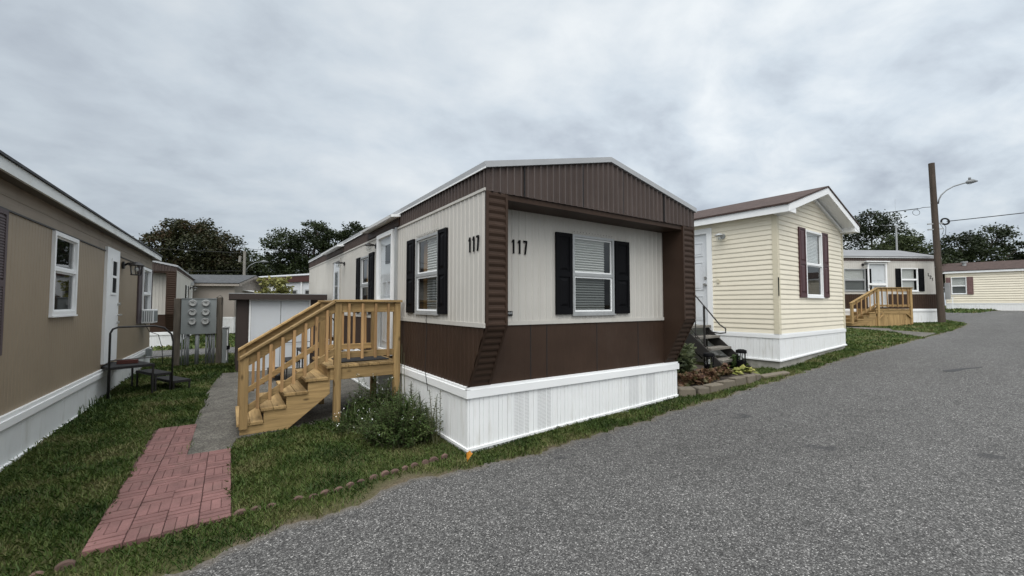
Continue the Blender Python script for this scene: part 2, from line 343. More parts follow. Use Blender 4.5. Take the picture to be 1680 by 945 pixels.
M['glass'] = glass("window_glass", (.86, .88, .87), 1.3)
M['glassdark'] = glass("screened_glass", (.44, .46, .46), .6)
M['clear'] = glass("clear_glass", (.93, .94, .94), .6)

# vent strip: rows of small punched holes
def ventmat():
    m = bpy.data.materials.new("punched_vinyl"); m.use_nodes = True
    n = m.node_tree.nodes; l = m.node_tree.links; b = n["Principled BSDF"]; b.inputs["Roughness"].default_value = .5
    t = n.new("ShaderNodeTexCoord"); s = n.new("ShaderNodeSeparateXYZ"); l.new(t.outputs["Object"], s.inputs[0])
    def ma(op, a, bb=None):
        k = n.new("ShaderNodeMath"); k.operation = op
        for i, v in enumerate((a, bb)):
            if v is None: continue
            if isinstance(v, (int, float)): k.inputs[i].default_value = v
            else: l.new(v, k.inputs[i])
        return k.outputs[0]
    fx = ma('SUBTRACT', ma('FRACT', ma('MULTIPLY', s.outputs[0], 62.0)), .5); fz = ma('SUBTRACT', ma('FRACT', ma('MULTIPLY', s.outputs[2], 62.0)), .5)
    r = ma('SQRT', ma('ADD', ma('MULTIPLY', fx, fx), ma('MULTIPLY', fz, fz)))
    hole = ma('LESS_THAN', r, .27)
    mix = n.new("ShaderNodeMix"); mix.data_type = 'RGBA'; l.new(hole, mix.inputs[0]); mix.inputs[6].default_value = (.74, .75, .75, 1); mix.inputs[7].default_value = (.20, .20, .20, 1)
    l.new(mix.outputs[2], b.inputs["Base Color"]); return m
M['vent'] = ventmat()

# ------------------------------------------------------------------ ground model
KX = [-80, 2, 5.9, 9.3, 12.3, 22, 26, 45, 80, 200]; KZ = [0, 0, .14, .27, .45, .70, .86, 1.23, 1.3, 1.3]
def H(x, y):
    return np.interp(x, KX, KZ) + np.interp(y, [6, 12], [0, .06]) * np.interp(x, [2, 6], [1, 0])
EX = [-80, -3, -.6, -.25, .26, .76, 1.33, 1.9, 3, 5, 7, 9.8, 14, 21.2, 23.9, 25.3, 26.5, 27.6, 28.4, 28.7, 28.4, 27.4]
EY = [2.9, 2.95, 3.20, 3.22, 3.44, 3.51, 3.72, 3.66, 3.58, 3.6, 3.6, 3.62, 3.52, 3.52, 3.6, 3.75, 4.2, 4.65, 5.1, 5.6]
def edge_y(x):
    x = np.asarray(x, float)
    y = np.interp(x, EX[:19], EY[:19])
    return y + .035 * np.sin(x * 5.1 + .4) * np.sin(x * 1.7) + .02 * np.sin(x * 17.3 + 1) + .012 * np.sin(x * 41.0) + .008 * np.sin(x * 67 + 2)

def ground_mat():
    m = bpy.data.materials.new("lawn_soil"); m.use_nodes = True
    n = m.node_tree.nodes; l = m.node_tree.links; b = n["Principled BSDF"]; b.inputs["Roughness"].default_value = 1; b.inputs["Specular IOR Level"].default_value = .1
    g = n.new("ShaderNodeNewGeometry")
    def nz(sc, det=6, ro=.6):
        k = n.new("ShaderNodeTexNoise"); k.inputs["Scale"].default_value = sc; k.inputs["Detail"].default_value = det; k.inputs["Roughness"].default_value = ro; l.new(g.outputs["Position"], k.inputs["Vector"]); return k.outputs[0]
    r = n.new("ShaderNodeValToRGB"); l.new(nz(1.2), r.inputs[0]); el = r.color_ramp.elements
    el[0].position = .35; el[0].color = (.034, .042, .014, 1); el[1].position = .68; el[1].color = (.075, .076, .030, 1)
    r2 = n.new("ShaderNodeValToRGB"); l.new(nz(28), r2.inputs[0]); el = r2.color_ramp.elements
    el[0].position = .35; el[0].color = (.030, .036, .012, 1); el[1].position = .7; el[1].color = (.11, .105, .05, 1)
    mx1 = n.new("ShaderNodeMix"); mx1.data_type = 'RGBA'; mx1.inputs[0].default_value = .5; l.new(r.outputs[0], mx1.inputs[6]); l.new(r2.outputs[0], mx1.inputs[7])
    at = n.new("ShaderNodeAttribute"); at.attribute_name = "dirt"
    r3 = n.new("ShaderNodeValToRGB"); l.new(nz(45, 5, .7), r3.inputs[0]); el = r3.color_ramp.elements
    el[0].position = .3; el[0].color = (.05, .038, .026, 1); el[1].position = .7; el[1].color = (.17, .14, .10, 1)
    mx2 = n.new("ShaderNodeMix"); mx2.data_type = 'RGBA'; l.new(at.outputs["Fac"], mx2.inputs[0]); l.new(mx1.outputs[2], mx2.inputs[6]); l.new(r3.outputs[0], mx2.inputs[7])
    l.new(mx2.outputs[2], b.inputs["Base Color"])
    bp = n.new("ShaderNodeBump"); bp.inputs["Strength"].default_value = .7; bp.inputs["Distance"].default_value = .03; l.new(nz(35), bp.inputs["Height"]); l.new(bp.outputs[0], b.inputs["Normal"])
    return m
def asphalt_mat():
    m = bpy.data.materials.new("worn_asphalt"); m.use_nodes = True
    n = m.node_tree.nodes; l = m.node_tree.links; b = n["Principled BSDF"]; b.inputs["Roughness"].default_value = .92; b.inputs["Specular IOR Level"].default_value = .25
    g = n.new("ShaderNodeNewGeometry")
    def nz(sc, det=6, ro=.6, dist=0):
        k = n.new("ShaderNodeTexNoise"); k.inputs["Scale"].default_value = sc; k.inputs["Detail"].default_value = det; k.inputs["Roughness"].default_value = ro; k.inputs["Distortion"].default_value = dist; l.new(g.outputs["Position"], k.inputs["Vector"]); return k.outputs[0]
    def ma(op, a, bb=None):
        k = n.new("ShaderNodeMath"); k.operation = op
        for i, v in enumerate((a, bb)):
            if v is None: continue
            if isinstance(v, (int, float)): k.inputs[i].default_value = v
            else: l.new(v, k.inputs[i])
        return k.outputs[0]
    vo = n.new("ShaderNodeTexVoronoi"); vo.inputs["Scale"].default_value = 135; l.new(g.outputs["Position"], vo.inputs["Vector"])
    sp2 = n.new("ShaderNodeSeparateColor"); l.new(vo.outputs["Color"], sp2.inputs[0])
    vo2 = n.new("ShaderNodeTexVoronoi"); vo2.inputs["Scale"].default_value = 66; l.new(g.outputs["Position"], vo2.inputs["Vector"])
    sp3 = n.new("ShaderNodeSeparateColor"); l.new(vo2.outputs["Color"], sp3.inputs[0])
    r = n.new("ShaderNodeValToRGB"); l.new(sp2.outputs[0], r.inputs[0]); el = r.color_ramp.elements
    el[0].position = 0; el[0].color = (.030, .030, .030, 1); el[1].position = 1; el[1].color = (.34, .33, .32, 1)
    for p_, c in ((.35, .062), (.68, .092), (.90, .14)):
        q = el.new(p_); q.color = (c * 1.02, c, c * .975, 1)
    r2 = n.new("ShaderNodeValToRGB"); l.new(sp3.outputs[1], r2.inputs[0]); el = r2.color_ramp.elements
    el[0].position = 0; el[0].color = (.70, .70, .70, 1); el[1].position = 1; el[1].color = (1.30, 1.30, 1.29, 1)
    mu = n.new("ShaderNodeVectorMath"); mu.operation = 'MULTIPLY'; l.new(r.outputs[0], mu.inputs[0]); l.new(r2.outputs[0], mu.inputs[1])
    mpw = n.new("ShaderNodeMapping"); mpw.inputs["Scale"].default_value = (.10, 1.0, 1); l.new(g.outputs["Position"], mpw.inputs[0]); kw = n.new("ShaderNodeTexNoise"); kw.inputs["Scale"].default_value = .9; kw.inputs["Detail"].default_value = 4; l.new(mpw.outputs[0], kw.inputs["Vector"])
    big = ma('ADD', ma('ADD', ma('MULTIPLY', nz(.35, 4, .55), .30), ma('MULTIPLY', kw.outputs[0], .35)), ma('MULTIPLY', nz(3.2, 6, .65), .35))
    mr = n.new("ShaderNodeMapRange"); l.new(big, mr.inputs[0]); mr.inputs[1].default_value = .34; mr.inputs[2].default_value = .66; mr.inputs[3].default_value = .76; mr.inputs[4].default_value = 1.22
    mu2 = n.new("ShaderNodeVectorMath"); mu2.operation = 'SCALE'; l.new(mu.outputs[0], mu2.inputs[0]); l.new(mr.outputs[0], mu2.inputs["Scale"])
    # small tar and oil spots
    st = n.new("ShaderNodeMapRange"); l.new(nz(1.7, 3, .5, .6), st.inputs[0]); st.inputs[1].default_value = .68; st.inputs[2].default_value = .72
    st.inputs[3].default_value = 0; st.inputs[4].default_value = .7
    mx = n.new("ShaderNodeMix"); mx.data_type = 'RGBA'; l.new(st.outputs[0], mx.inputs[0]); l.new(mu2.outputs[0], mx.inputs[6]); mx.inputs[7].default_value = (.04, .04, .042, 1)
    # gravel and grit along the verge
    at = n.new("ShaderNodeAttribute"); at.attribute_name = "grit"
    nn = nz(9, 6, .7); gm = n.new("ShaderNodeMapRange"); l.new(ma('MULTIPLY', at.outputs["Fac"], ma('ADD', nn, .25)), gm.inputs[0]); gm.inputs[1].default_value = .35; gm.inputs[2].default_value = .75; gm.inputs[4].default_value = .75
    mx2 = n.new("ShaderNodeMix"); mx2.data_type = 'RGBA'; l.new(gm.outputs[0], mx2.inputs[0]); l.new(mx.outputs[2], mx2.inputs[6])
    r4 = n.new("ShaderNodeValToRGB"); l.new(nz(60, 4, .7), r4.inputs[0]); r4.color_ramp.elements[0].position = .3; r4.color_ramp.elements[0].color = (.07, .060, .048, 1); r4.color_ramp.elements[1].position = .7; r4.color_ramp.elements[1].color = (.20, .175, .14, 1)
    l.new(r4.outputs[0], mx2.inputs[7])
    l.new(mx2.outputs[2], b.inputs["Base Color"])
    bp = n.new("ShaderNodeBump"); bp.inputs["Strength"].default_value = .8; bp.inputs["Distance"].default_value = .006
    l.new(vo.outputs["Distance"], bp.inputs["Height"]); bp.invert = True; l.new(bp.outputs[0], b.inputs["Normal"])
    return m
M['ground'] = ground_mat(); M['asphalt'] = asphalt_mat()

def structure(o): o["kind"] = "structure"; return o
def grid_mesh(name, xs, ys2d, zs2d, mt, attr=None):
    ny = len(ys2d); nx = len(xs)
    V = np.stack([np.tile(xs, (ny, 1)), ys2d, zs2d], -1).reshape(-1, 3)
    j, i = np.meshgrid(np.arange(ny - 1), np.arange(nx - 1), indexing='ij'); a = j * nx + i
    Fq = np.stack([a, a + 1, a + nx + 1, a + nx], -1).reshape(-1)
    o = npmesh(name, V, Fq, 4, mt)
    if attr:
        at = o.data.attributes.new(attr[0], 'FLOAT', 'POINT'); at.data.foreach_set("value", np.asarray(attr[1], np.float32).ravel())
    return structure(o)
# terrain
xs = np.unique(np.concatenate([np.linspace(-400, -10, 14), np.arange(-10, 30, .12), np.linspace(30, 60, 31), np.linspace(60, 500, 12), np.array(KX)]))
ys = np.unique(np.concatenate([np.linspace(-400, 0, 8), np.arange(0, 8, .06), np.arange(8, 14, .4), np.linspace(14, 60, 24), np.linspace(60, 500, 10)]))
Xg, Yg = np.meshgrid(xs, ys)
bumpz = .012 * np.sin(Xg * 2.3) * np.sin(Yg * 1.9 + .5) * (np.abs(Xg) < 40) * (Yg > 3)
dist = Yg - edge_y(Xg)
dirt = np.clip(1 - (dist - .01) / .10, 0, 1)
rsd = np.random.RandomState(5); dirt = dirt * np.clip(.25 + 1.3 * (.5 + .5 * np.sin(Xg * 3.3 + 2 * np.sin(Xg * 1.1))) * rsd.uniform(.4, 1.2, Xg.shape), 0, 1)
dirt = np.maximum(dirt, np.clip(1 - np.hypot((Xg - 1.3) / .9, (dist) / .24), 0, 1) * rsd.uniform(.2, 1.1, Xg.shape))
ground = grid_mesh("ground", xs, Yg, H(Xg, Yg) - .004 + np.where(dist > .05, bumpz, 0) - np.where(dist < -.1, .02, 0), M['ground'], ("dirt", np.clip(dirt, 0, 1)))
# road along the front of the homes
rx = np.unique(np.concatenate([np.linspace(-80, -6, 20), np.arange(-6, 28.4, .04)]))
offs = np.array([0, .06, .14, .3, .6, 1.2, 3, 8, 20, 34])
RY = edge_y(rx)[None, :] - offs[:, None]
RZ = H(np.tile(rx, (len(offs), 1)), RY) + .012
RZ[0] -= .012
road = grid_mesh("road", rx, RY, RZ, M['asphalt'], ("grit", np.tile(np.clip(1 - offs / .24, 0, 1)[:, None], (1, len(rx)))))
# the road widens and swings round behind the corner home
sx = np.linspace(28.4, 120, 80)
def far_edge(x): return np.interp(x, [28.4, 28.7, 38.0, 42.0, 44.2, 120], [24, 24, 24, 7.6, 2.6, 2.6])
SY = np.stack([far_edge(sx) * t + (-32) * (1 - t) for t in np.linspace(1, 0, 12)])
SZ = H(np.tile(sx, (12, 1)), SY) + .012
side_road = grid_mesh("side_road", sx, SY, SZ, M['asphalt'], ("grit", np.zeros((12, len(sx)))))
def flat_poly(name, pts, dz, mt, th=0.05):
    mb = MB(); P = [(x, y, float(H(x, y)) + dz) for x, y in pts]
    mb.quad(*P)
    n = len(P)
    for k in range(n):
        a, b = P[k], P[(k + 1) % n]; mb.quad(a, b, (b[0], b[1], b[2] - th), (a[0], a[1], a[2] - th))
    return structure(mb.build(name, mt))
# back lane, strip behind the lots
mbl = MB()
lx = np.linspace(-30, 40, 71)
for a, b in zip(lx, lx[1:]):
    mbl.quad((a, 15.6, H(a, 15.6) + .012), (b, 15.6, H(b, 15.6) + .012), (b, 18.3, H(b, 18.3) + .012), (a, 18.3, H(a, 18.3) + .012))
structure(mbl.build("back_lane", M['asphalt']))
M['padconc'] = mat("aged_concrete_path", (.098, .091, .078), .95, .30, 5, .8, 70, dirt=(.040, .037, .029), dirt_amt=.85, dirt_scale=1.6, speck=(75, .55))
flat_poly("concrete_path", [(-.352, 5.63), (.045, 5.63), (.10, 6.03), (1.2, 6.25), (2.14, 6.6), (2.14, 11.5), (-.12, 11.5), (-.30, 9.5), (-.352, 7.1)], .008, M['padconc'])
flat_poly("entry_path", [(17.9, 3.58), (19.75, 3.62), (20.4, 4.9), (21.3, 5.2), (21.4, 6.4), (20.9, 6.7), (20.2, 5.4), (18.9, 4.3)], .014, M['padconc'])
M['tar'] = mat("black_tar", (.028, .028, .030), .8, .15, 8)
flat_poly("tar_patch", [(10.90, 1.90), (10.98, 1.80), (11.15, 1.77), (11.40, 1.70), (11.72, 1.56), (11.78, 1.57), (11.5, 1.74), (11.28, 1.84), (11.08, 1.93), (10.96, 1.95)], .0165, M['tar'], .006)
# brick path of basket-weave paving slabs
def brick_path():
    mb = MB()
    def cell(x, y, s, horiz):
        for k in range(3):
            z = .020 + rnd.uniform(0, .004); g = .012 if horiz else .0025
            a0, a1 = k * s / 3 + g / 2, (k + 1) * s / 3 - g / 2
            if horiz: mb.box((x + .0025, y + a0, -.05), (x + s - .0025, y + a1, z))
            else: mb.box((x + a0, y + .003, -.05), (x + a1, y + s - .003, z))
    s = .2
    for c, (x0, y0, n) in enumerate(((-.755, 3.80, 16), (-.355, 3.80, 9), )):
        for r in range(n):
            for k in range(2):
                xx = x0 + k * s + (r * .002 if c == 0 else 0) - .0
                cell(xx, y0 + r * s + (0 if c == 0 else .02), s - .002, (r + k + c) % 2 == 0)
    mb.box((-.76, 3.81, -.06), (.045, 5.62, .008), m=1); mb.box((-.76, 5.62, -.06), (-.355, 6.99, .008), m=1)
    return structure(mb.build("brick_path", [M['brick'], mat("dark_red_joint", (.080, .042, .039), 1, .3, 9)], bevel=.003))
brick_path()

# ------------------------------------------------------------------ building parts
def digit(mb, fr, ch, u, v, h, w, d0, d1, t):
    if ch == '1':
        mb.fbox(fr, u + w * .4, u + w * .4 + t, v, v + h, d0, d1); mb.prism([fr.p(u + w * .4, v + h, d0), fr.p(u + w * .12, v + h * .82, d0), fr.p(u + w * .12, v + h * .74, d0), fr.p(u + w * .4, v + h * .88, d0)], fr.n * (d1 - d0))
    elif ch == '7':
        mb.fbox(fr, u, u + w, v + h - t, v + h, d0, d1)
        mb.prism([fr.p(u + w, v + h - t, d0), fr.p(u + w - t * 1.05, v + h - t, d0), fr.p(u + w * .28, v, d0), fr.p(u + w * .28 + t, v, d0)], fr.n * (d1 - d0))
    elif ch == '2':
        a = [(0, .72), (0, .85), (.15, .97), (.5, 1), (.85, .96), (1, .8), (1, .64), (.8, .48), (.3, .17), (1, .17), (1, 0), (0, 0), (0, .14), (.62, .5), (.78, .64), (.78, .78), (.6, .86), (.38, .86), (.24, .78), (.24, .72)]
        mb.prism([fr.p(u + x * w, v + y * h, d0) for x, y in a], fr.n * (d1 - d0))
def house_number(parent, fr, text, u, v, h, step, dv=0.0, w=None, sign=1):
    w = w or h * .38
    o = None; mb = MB()
    for i, ch in enumerate(text):
        digit(mb, fr, ch, u + i * step, v + i * dv, h, w, .009, .018, h * .13)
    return mb.build("house_number", M['black'], parent)
def window(parent, fr, u0, u1, v0, v1, frame=None, w=.032, out=.022, split=.5, blind=(0, 1), curtain=None, glassm=None, deep=.22, screen=True, sash=None, inside=None, blindv=0.0, blindm=None):
    frame = frame or M['white']; sash = sash or frame
    mb = MB(); mb.frame(fr, u0, u1, v0, v1, w, -.02, out)
    iu0, iu1, iv0, iv1 = u0 + w, u1 - w, v0 + w, v1 - w
    vm = iv0 + (iv1 - iv0) * split
    mb.fbox(fr, iu0, iu1, vm - .022, vm + .022, -.018, out - .006)
    mb.fbox(fr, u0 - .015, u1 + .015, v0 - .02, v0 - .001, -.01, out + .012)
    win = mb.build("window", frame, parent)
    sb = MB(); sb.frame(fr, iu0 + .001, iu1 - .001, iv0 + .001, vm - .023, .022, -.016, .004); sb.frame(fr, iu0 + .001, iu1 - .001, vm + .023, iv1 - .001, .018, -.018, -.002)
    sb.build("sash", sash, win)
    gb = MB(); gb.quad(fr.p(iu0, vm, -.010), fr.p(iu1, vm, -.010), fr.p(iu1, iv1, -.010), fr.p(iu0, iv1, -.010)); gb.quad(fr.p(iu0, iv0, -.005), fr.p(iu1, iv0, -.005), fr.p(iu1, vm, -.005), fr.p(iu0, vm, -.005), m=1)
    gb.build("pane", [glassm or M['glass'], M['glassdark'] if screen else (glassm or M['glass'])], win)
    rb = MB(); D = -deep
    a, b, c, d = (iu0 - .03, iu1 + .03, iv0 - .03, iv1 + .03)
    rb.quad(fr.p(a, c, D), fr.p(b, c, D), fr.p(b, d, D), fr.p(a, d, D))
    for q in (((a, c), (b, c)), ((b, c), (b, d)), ((b, d), (a, d)), ((a, d), (a, c))):
        rb.quad(fr.p(*q[0], D), fr.p(*q[1], D), fr.p(*q[1], -.021), fr.p(*q[0], -.021))
    rb.build("interior", inside or M['inside'], win)
    if blind:
        bb = MB(); c0 = iu0 + (iu1 - iu0) * blind[0]; c1 = iu0 + (iu1 - iu0) * blind[1]; z = iv0 + .015 + (iv1 - iv0) * blindv
        while z < iv1 - .03:
            bb.quad(fr.p(c0, z, -.056), fr.p(c1, z, -.056), fr.p(c1, z + .014, -.042), fr.p(c0, z + .014, -.042)); bb.quad(fr.p(c0, z + .014, -.042), fr.p(c1, z + .014, -.042), fr.p(c1, z + .030, -.052), fr.p(c0, z + .030, -.052)); z += .034
        bb.fbox(fr, c0, c1, iv1 - .03, iv1 - .002, -.065, -.04)
        bb.build("blind", blindm or M['blind'], win)
    if curtain:
        cbm = MB(); c0 = iu0 + (iu1 - iu0) * curtain[0]; c1 = iu0 + (iu1 - iu0) * curtain[1]; nn = 14
        for k in range(nn):
            xa, xb = c0 + (c1 - c0) * k / nn, c0 + (c1 - c0) * (k + 1) / nn; da, db = -.09 - .02 * (k % 2), -.09 - .02 * ((k + 1) % 2)
            cbm.quad(fr.p(xa, iv0, da), fr.p(xb, iv0, db), fr.p(xb, iv1, db), fr.p(xa, iv1, da))
        cbm.build("curtain", M['curtain'], win)
    return win
def hole(u0, u1, v0, v1, w=.03): return (u0 + w, u1 - w, v0 + w, v1 - w)
def shutter(parent, fr, u0, u1, v0, v1, mt, louvre=False, base=.008, label=None):
    mb = MB(); d0, d1 = base, base + .014; W_ = u1 - u0; t = min(.045, W_ * .2)
    mb.fbox(fr, u0 + .002, u1 - .002, v0 + .002, v1 - .002, d0, d1)
    vm = (v0 + v1) / 2 - .01
    mb.frame(fr, u0, u1, v0, v1, t, d0 - .002, d1 + .012)
    mb.fbox(fr, u0 + t, u1 - t, vm - t * .7, vm + t * .7, d0, d1 + .012)
    mb.fbox(fr, u0 + t, u1 - t, v0 + t, v0 + t * 1.9, d0, d1 + .0115)
    if louvre:
        z = v0 + t * 2
        while z < v1 - t - .02:
            if abs(z - vm) > t: mb.hexa([fr.p(u0 + t, z, d1 + .010), fr.p(u1 - t, z, d1 + .010), fr.p(u1 - t, z + .004, d1 + .010), fr.p(u0 + t, z + .004, d1 + .010), fr.p(u0 + t, z + .022, d1), fr.p(u1 - t, z + .022, d1), fr.p(u1 - t, z + .025, d1 + .001), fr.p(u0 + t, z + .025, d1 + .001)])
            z += .027
    else:
        for a, b in ((v0 + t * 2.4, vm - t * 1.2), (vm + t * 1.2, v1 - t * 1.5)):
            g = t * .45
            lo = [fr.p(u0 + t + g, a, d1), fr.p(u1 - t - g, a, d1), fr.p(u1 - t - g, b, d1), fr.p(u0 + t + g, b, d1)]
            k = min(.03, (W_ - 2 * t) * .22)
            hi = [fr.p(u0 + t + g + k, a + k, d1 + .012), fr.p(u1 - t - g - k, a + k, d1 + .012), fr.p(u1 - t - g - k, b - k, d1 + .012), fr.p(u0 + t + g + k, b - k, d1 + .012)]
            mb.hexa(lo + hi)
    o = mb.build("shutter", mt, parent)
    if label: o["label"] = label
    return o
def wall_lamp(parent, fr, u, v, du=0.0, style="jar", s=1.0):
    """bracket on the wall, arm reaching out, cap over a clear glass jar"""
    dk = M['blackmetal'] if style != "nickel" else M['steelgrey']
    mb = MB(); c = lambda a, b, d: fr.p(u + a * s, v + b * s, d * s + .01)
    mb.tube([c(0, 0, 0), c(0, 0, .02)], .055 * s, 14)
    mb.tube([c(0, 0, .02), c(0, .03, .06), c(0, .03, .14)], .014 * s, 8)
    lp = mb.build("wall_lamp", dk, parent)
    sh = MB(); sh.tube([c(0, .055, .15), c(0, .045, .15), c(0, .005, .15), c(0, -.0, .15)], [.012 * s, .045 * s, .095 * s, .088 * s], 14)
    sh.build("lamp_shade", dk, lp)
    gl = MB(); gl.tube([c(0, -.003, .15), c(0, -.05, .15), c(0, -.10, .15), c(0, -.125, .15)], [.05 * s, .062 * s, .055 * s, .03 * s], 14); gl.build("lamp_glass", M['clear'], lp, smooth=True)
    bl = MB(); bl.tube([c(0, -.02, .15), c(0, -.04, .15), c(0, -.07, .15), c(0, -.085, .15)], [.012 * s, .024 * s, .026 * s, .008 * s], 10); bl.build("bulb", M['blind'], lp, smooth=True)
    if style == "cage":
        cg = MB()
        for k in range(6):
            t = k * math.pi / 3; cg.tube([c(.075 * math.cos(t), 0, .15 + .075 * math.sin(t)), c(.06 * math.cos(t), -.135, .15 + .06 * math.sin(t))], .005 * s, 5)
        cg.tube([c(.062 * math.cos(t), -.135, .15 + .062 * math.sin(t)) for t in np.linspace(0, 2 * math.pi, 13)], .006 * s, 5)
        cg.build("lamp_cage", dk, lp)
    return lp
def gable_prism(mb, x0, z0, xm, zm, x1, z1, th, y0, y1):
    mb.prism([(x0, y0, z0), (x0, y0, z0 + th), (xm, y0, zm + th), (x1, y0, z1 + th), (x1, y0, z1), (xm, y0, zm)], (0, y1 - y0, 0))

def classic_home(label, loc, rot, Wd, Ln, sk, br, cr, ev, rg, P, group=None, side='west', sidecfg=None, frontcfg=None, skirt_ground=None, vents=(), roof_over=.03, roofm=None, cat="mobile home", name="mobile_home"):
    """1970s two-tone home. Local: front wall y=0 facing -y, long sides x=0 and x=Wd, overhanging brow to y=-P.
    levels: skirt top, brown top, cream top, eave, ridge"""
    T = thing(name, label, cat, loc, rot, group)
    sg = skirt_ground or (lambda x, y: -.03)
    fw = Fr((0, 0, 0), (0, 1, 0), (-1, 0, 0)); fe = Fr((Wd, 0, 0), (0, 1, 0), (1, 0, 0)); ff = Fr((0, 0, 0), (1, 0, 0), (0, -1, 0)); fb = Fr((0, Ln, 0), (1, 0, 0), (0, 1, 0))
    sidecfg = sidecfg or {}; frontcfg = frontcfg or {}
    wh = sidecfg.get('holes', []); fh = frontcfg.get('holes', [])
    slope = lambda u: sk + (br - sk) * min(1, max(0, -u / P)) if P else sk
    c0 = br + .035
    up = MB()
    for fr in (fw, fe):
        hh = wh if (fr is fw) == (side == 'west') else []
        profile_wall(up, fr, -P, Ln, c0, cr, RIB, .1, hh, phase=.02)
    profile_wall(up, ff, .26, Wd - .22, c0, cr - .05, RIB, .1, fh)
    profile_wall(up, fb, 0, Wd, c0, cr, RIB, .1)
    up.build("upper_wall", M['cream'], T)
    lo = MB()
    for fr in (fw, fe):
        hh = wh if (fr is fw) == (side == 'west') else []
        profile_wall(lo, fr, -P, Ln, slope, br, RIB, .1, hh, phase=.02)
    profile_wall(lo, fb, 0, Wd, sk, br, RIB, .1)
    lo.build("lower_wall", M['brown'], T)
    fp = MB(); profile_wall(fp, ff, .26, Wd - .26, sk, br, [(0, 0), (.05, 0), (.06, .0015), (.0999, 0)], .10)
    for u in (.84, 1.09, 1.96, 2.81): fp.fbox(ff, u, u + .009, sk, br, 0, .004, m=1)
    fp.build("front_panel", [M['brown'], M['rubber']], T)
    tr = MB()
    for fr in (fw, fe):
        for a, b in ([(-P, Ln)]):
            segs = [(a, b)]
            for h_ in (wh if (fr is fw) == (side == 'west') else []):
                if h_[2] < br:
                    segs = [s2 for s in segs for s2 in ((s[0], min(s[1], h_[0])), (max(s[0], h_[1]), s[1])) if s2[1] > s2[0]]
            for s in segs: tr.fbox(fr, s[0], s[1], br, c0 + .012, -.005, .016)
        tr.fbox(fr, -P, Ln, cr, cr + .03, -.005, .016)
    tr.fbox(ff, .27, Wd - .23, br, c0 + .012, -.005, .016)
    tr.build("trim_strip", M['cream'], T)
    # brown band under the eaves, gable and brow
    bd = MB()
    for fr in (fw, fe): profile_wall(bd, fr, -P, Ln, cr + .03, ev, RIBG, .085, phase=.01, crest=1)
    bd.build("eave_band", [M['fadedbrown'], M['ribglint']], T)
    gb = MB(); fg = Fr((0, -P - .004, 0), (1, 0, 0), (0, -1, 0))
    top = lambda u: ev + (rg - ev) * (1 - abs(u - Wd / 2) / (Wd / 2))
    gprof = [(0, 0), (.055, 0), (.071, .020), (.078, .020), (.0909, 0)]
    uu = sorted(set([0, Wd / 2, Wd]))
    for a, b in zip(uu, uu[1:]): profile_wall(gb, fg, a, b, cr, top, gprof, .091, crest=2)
    for u in (.48, 1.36, 2.08, 2.95):
        if u < Wd: gb.fbox(fg, u, u + .010, cr + .005, top(u), .0, .022, m=1)
    gb2 = MB(); gb2.quad((0, Ln + .002, cr), (Wd, Ln + .002, cr), (Wd, Ln + .002, ev), (Wd / 2, Ln + .002, rg), (0, Ln + .002, ev))
    gb.build("gable", [M['fadedbrown'], M['rubber'], M['ribglint']], T)
    gb2.build("rear_gable", M['fadedbrown'], T)
    if P:
        sf = MB(); sf.box((.02, -P + .01, cr - .06), (Wd - .02, -.001, cr - .002)); sf.build("soffit", M['brown'], T)
        for x0, x1 in ((.0, .27), (Wd - .29, Wd)):
            pm = MB()
            pm.prism([(x0 + .008, -P + .012, cr - .06), (x0 + .008, -P + .012, br + .02), (x0 + .008, .0, sk), (x0 + .008, .0, cr - .06)], (x1 - x0 - .016, 0, 0))
            f1 = Fr((x0, -P, 0), (1, 0, 0), (0, -1, 0))
            profile_wall(pm, f1, br + .02, cr, .03, x1 - x0 - .03, RIBW, .08, horiz=True)
            pm.fbox(f1, 0, .03, br + .02, cr, -.012, .013); pm.fbox(f1, x1 - x0 - .03, x1 - x0, br + .02, cr, -.012, .013)
            dv = np.array((0, P, sk - br - .02)); ln = np.linalg.norm(dv); dv /= ln; nv = np.array((0, dv[2], -dv[1]))
            f2 = Fr((x0, -P, br + .02), (1, 0, 0), nv, dv)
            profile_wall(pm, f2, 0, ln, .03, x1 - x0 - .03, RIBW, .08, horiz=True)
            pm.fbox(f2, 0, .03, 0, ln, -.012, .013); pm.fbox(f2, x1 - x0 - .03, x1 - x0, 0, ln, -.012, .013)
            pm.build("end_pillar", M['brown'], T)
    # roof
    rf = MB(); gable_prism(rf, -roof_over, ev, Wd / 2, rg, Wd + roof_over, ev, .065, -P - .04, Ln + .02)
    for k in range(1, 6):
        yy = -P + (Ln + P) * k / 6
    ro = rf.build("roof", roofm or M['roofmetal'], T)
    de = MB(); de.box((-roof_over - .006, -P - .046, ev - .012), (-roof_over + .004, Ln + .02, ev + .004)); de.build("drip_edge", M['white'], ro)
    # skirting
    skm = MB(); so_ = .02
    for fr, a, b in ((fw, 0, Ln), (fe, 0, Ln)):
        profile_wall(skm, fr, a - so_, b, lambda u, fr=fr: sg(*fr.p(u, 0)[:2]), sk - .06, GRV, .124, d=so_)
    fgr = lambda u: sg(u, 0)
    vz = list(vents)
    profile_wall(skm, ff, -so_, Wd + so_, fgr, sk - .06, GRV, .124, [(a, b, -1, sk) for a, b in vz], d=so_)
    sko = skm.build("skirting", M['skirt'], T)
    tm = MB()
    for fr, a, b in ((fw, -.045, Ln), (fe, -.045, Ln), (ff, -.0445, Wd + .0445)):
        tm.fbox(fr, a, b, sk - .11, sk - .022, -.01, .044); tm.fbox(fr, a + .012, b - .012, sk - .022, sk + .006, -.01, .032)
    tm.build("skirting_trim", M['white'], sko)
    bt = MB()
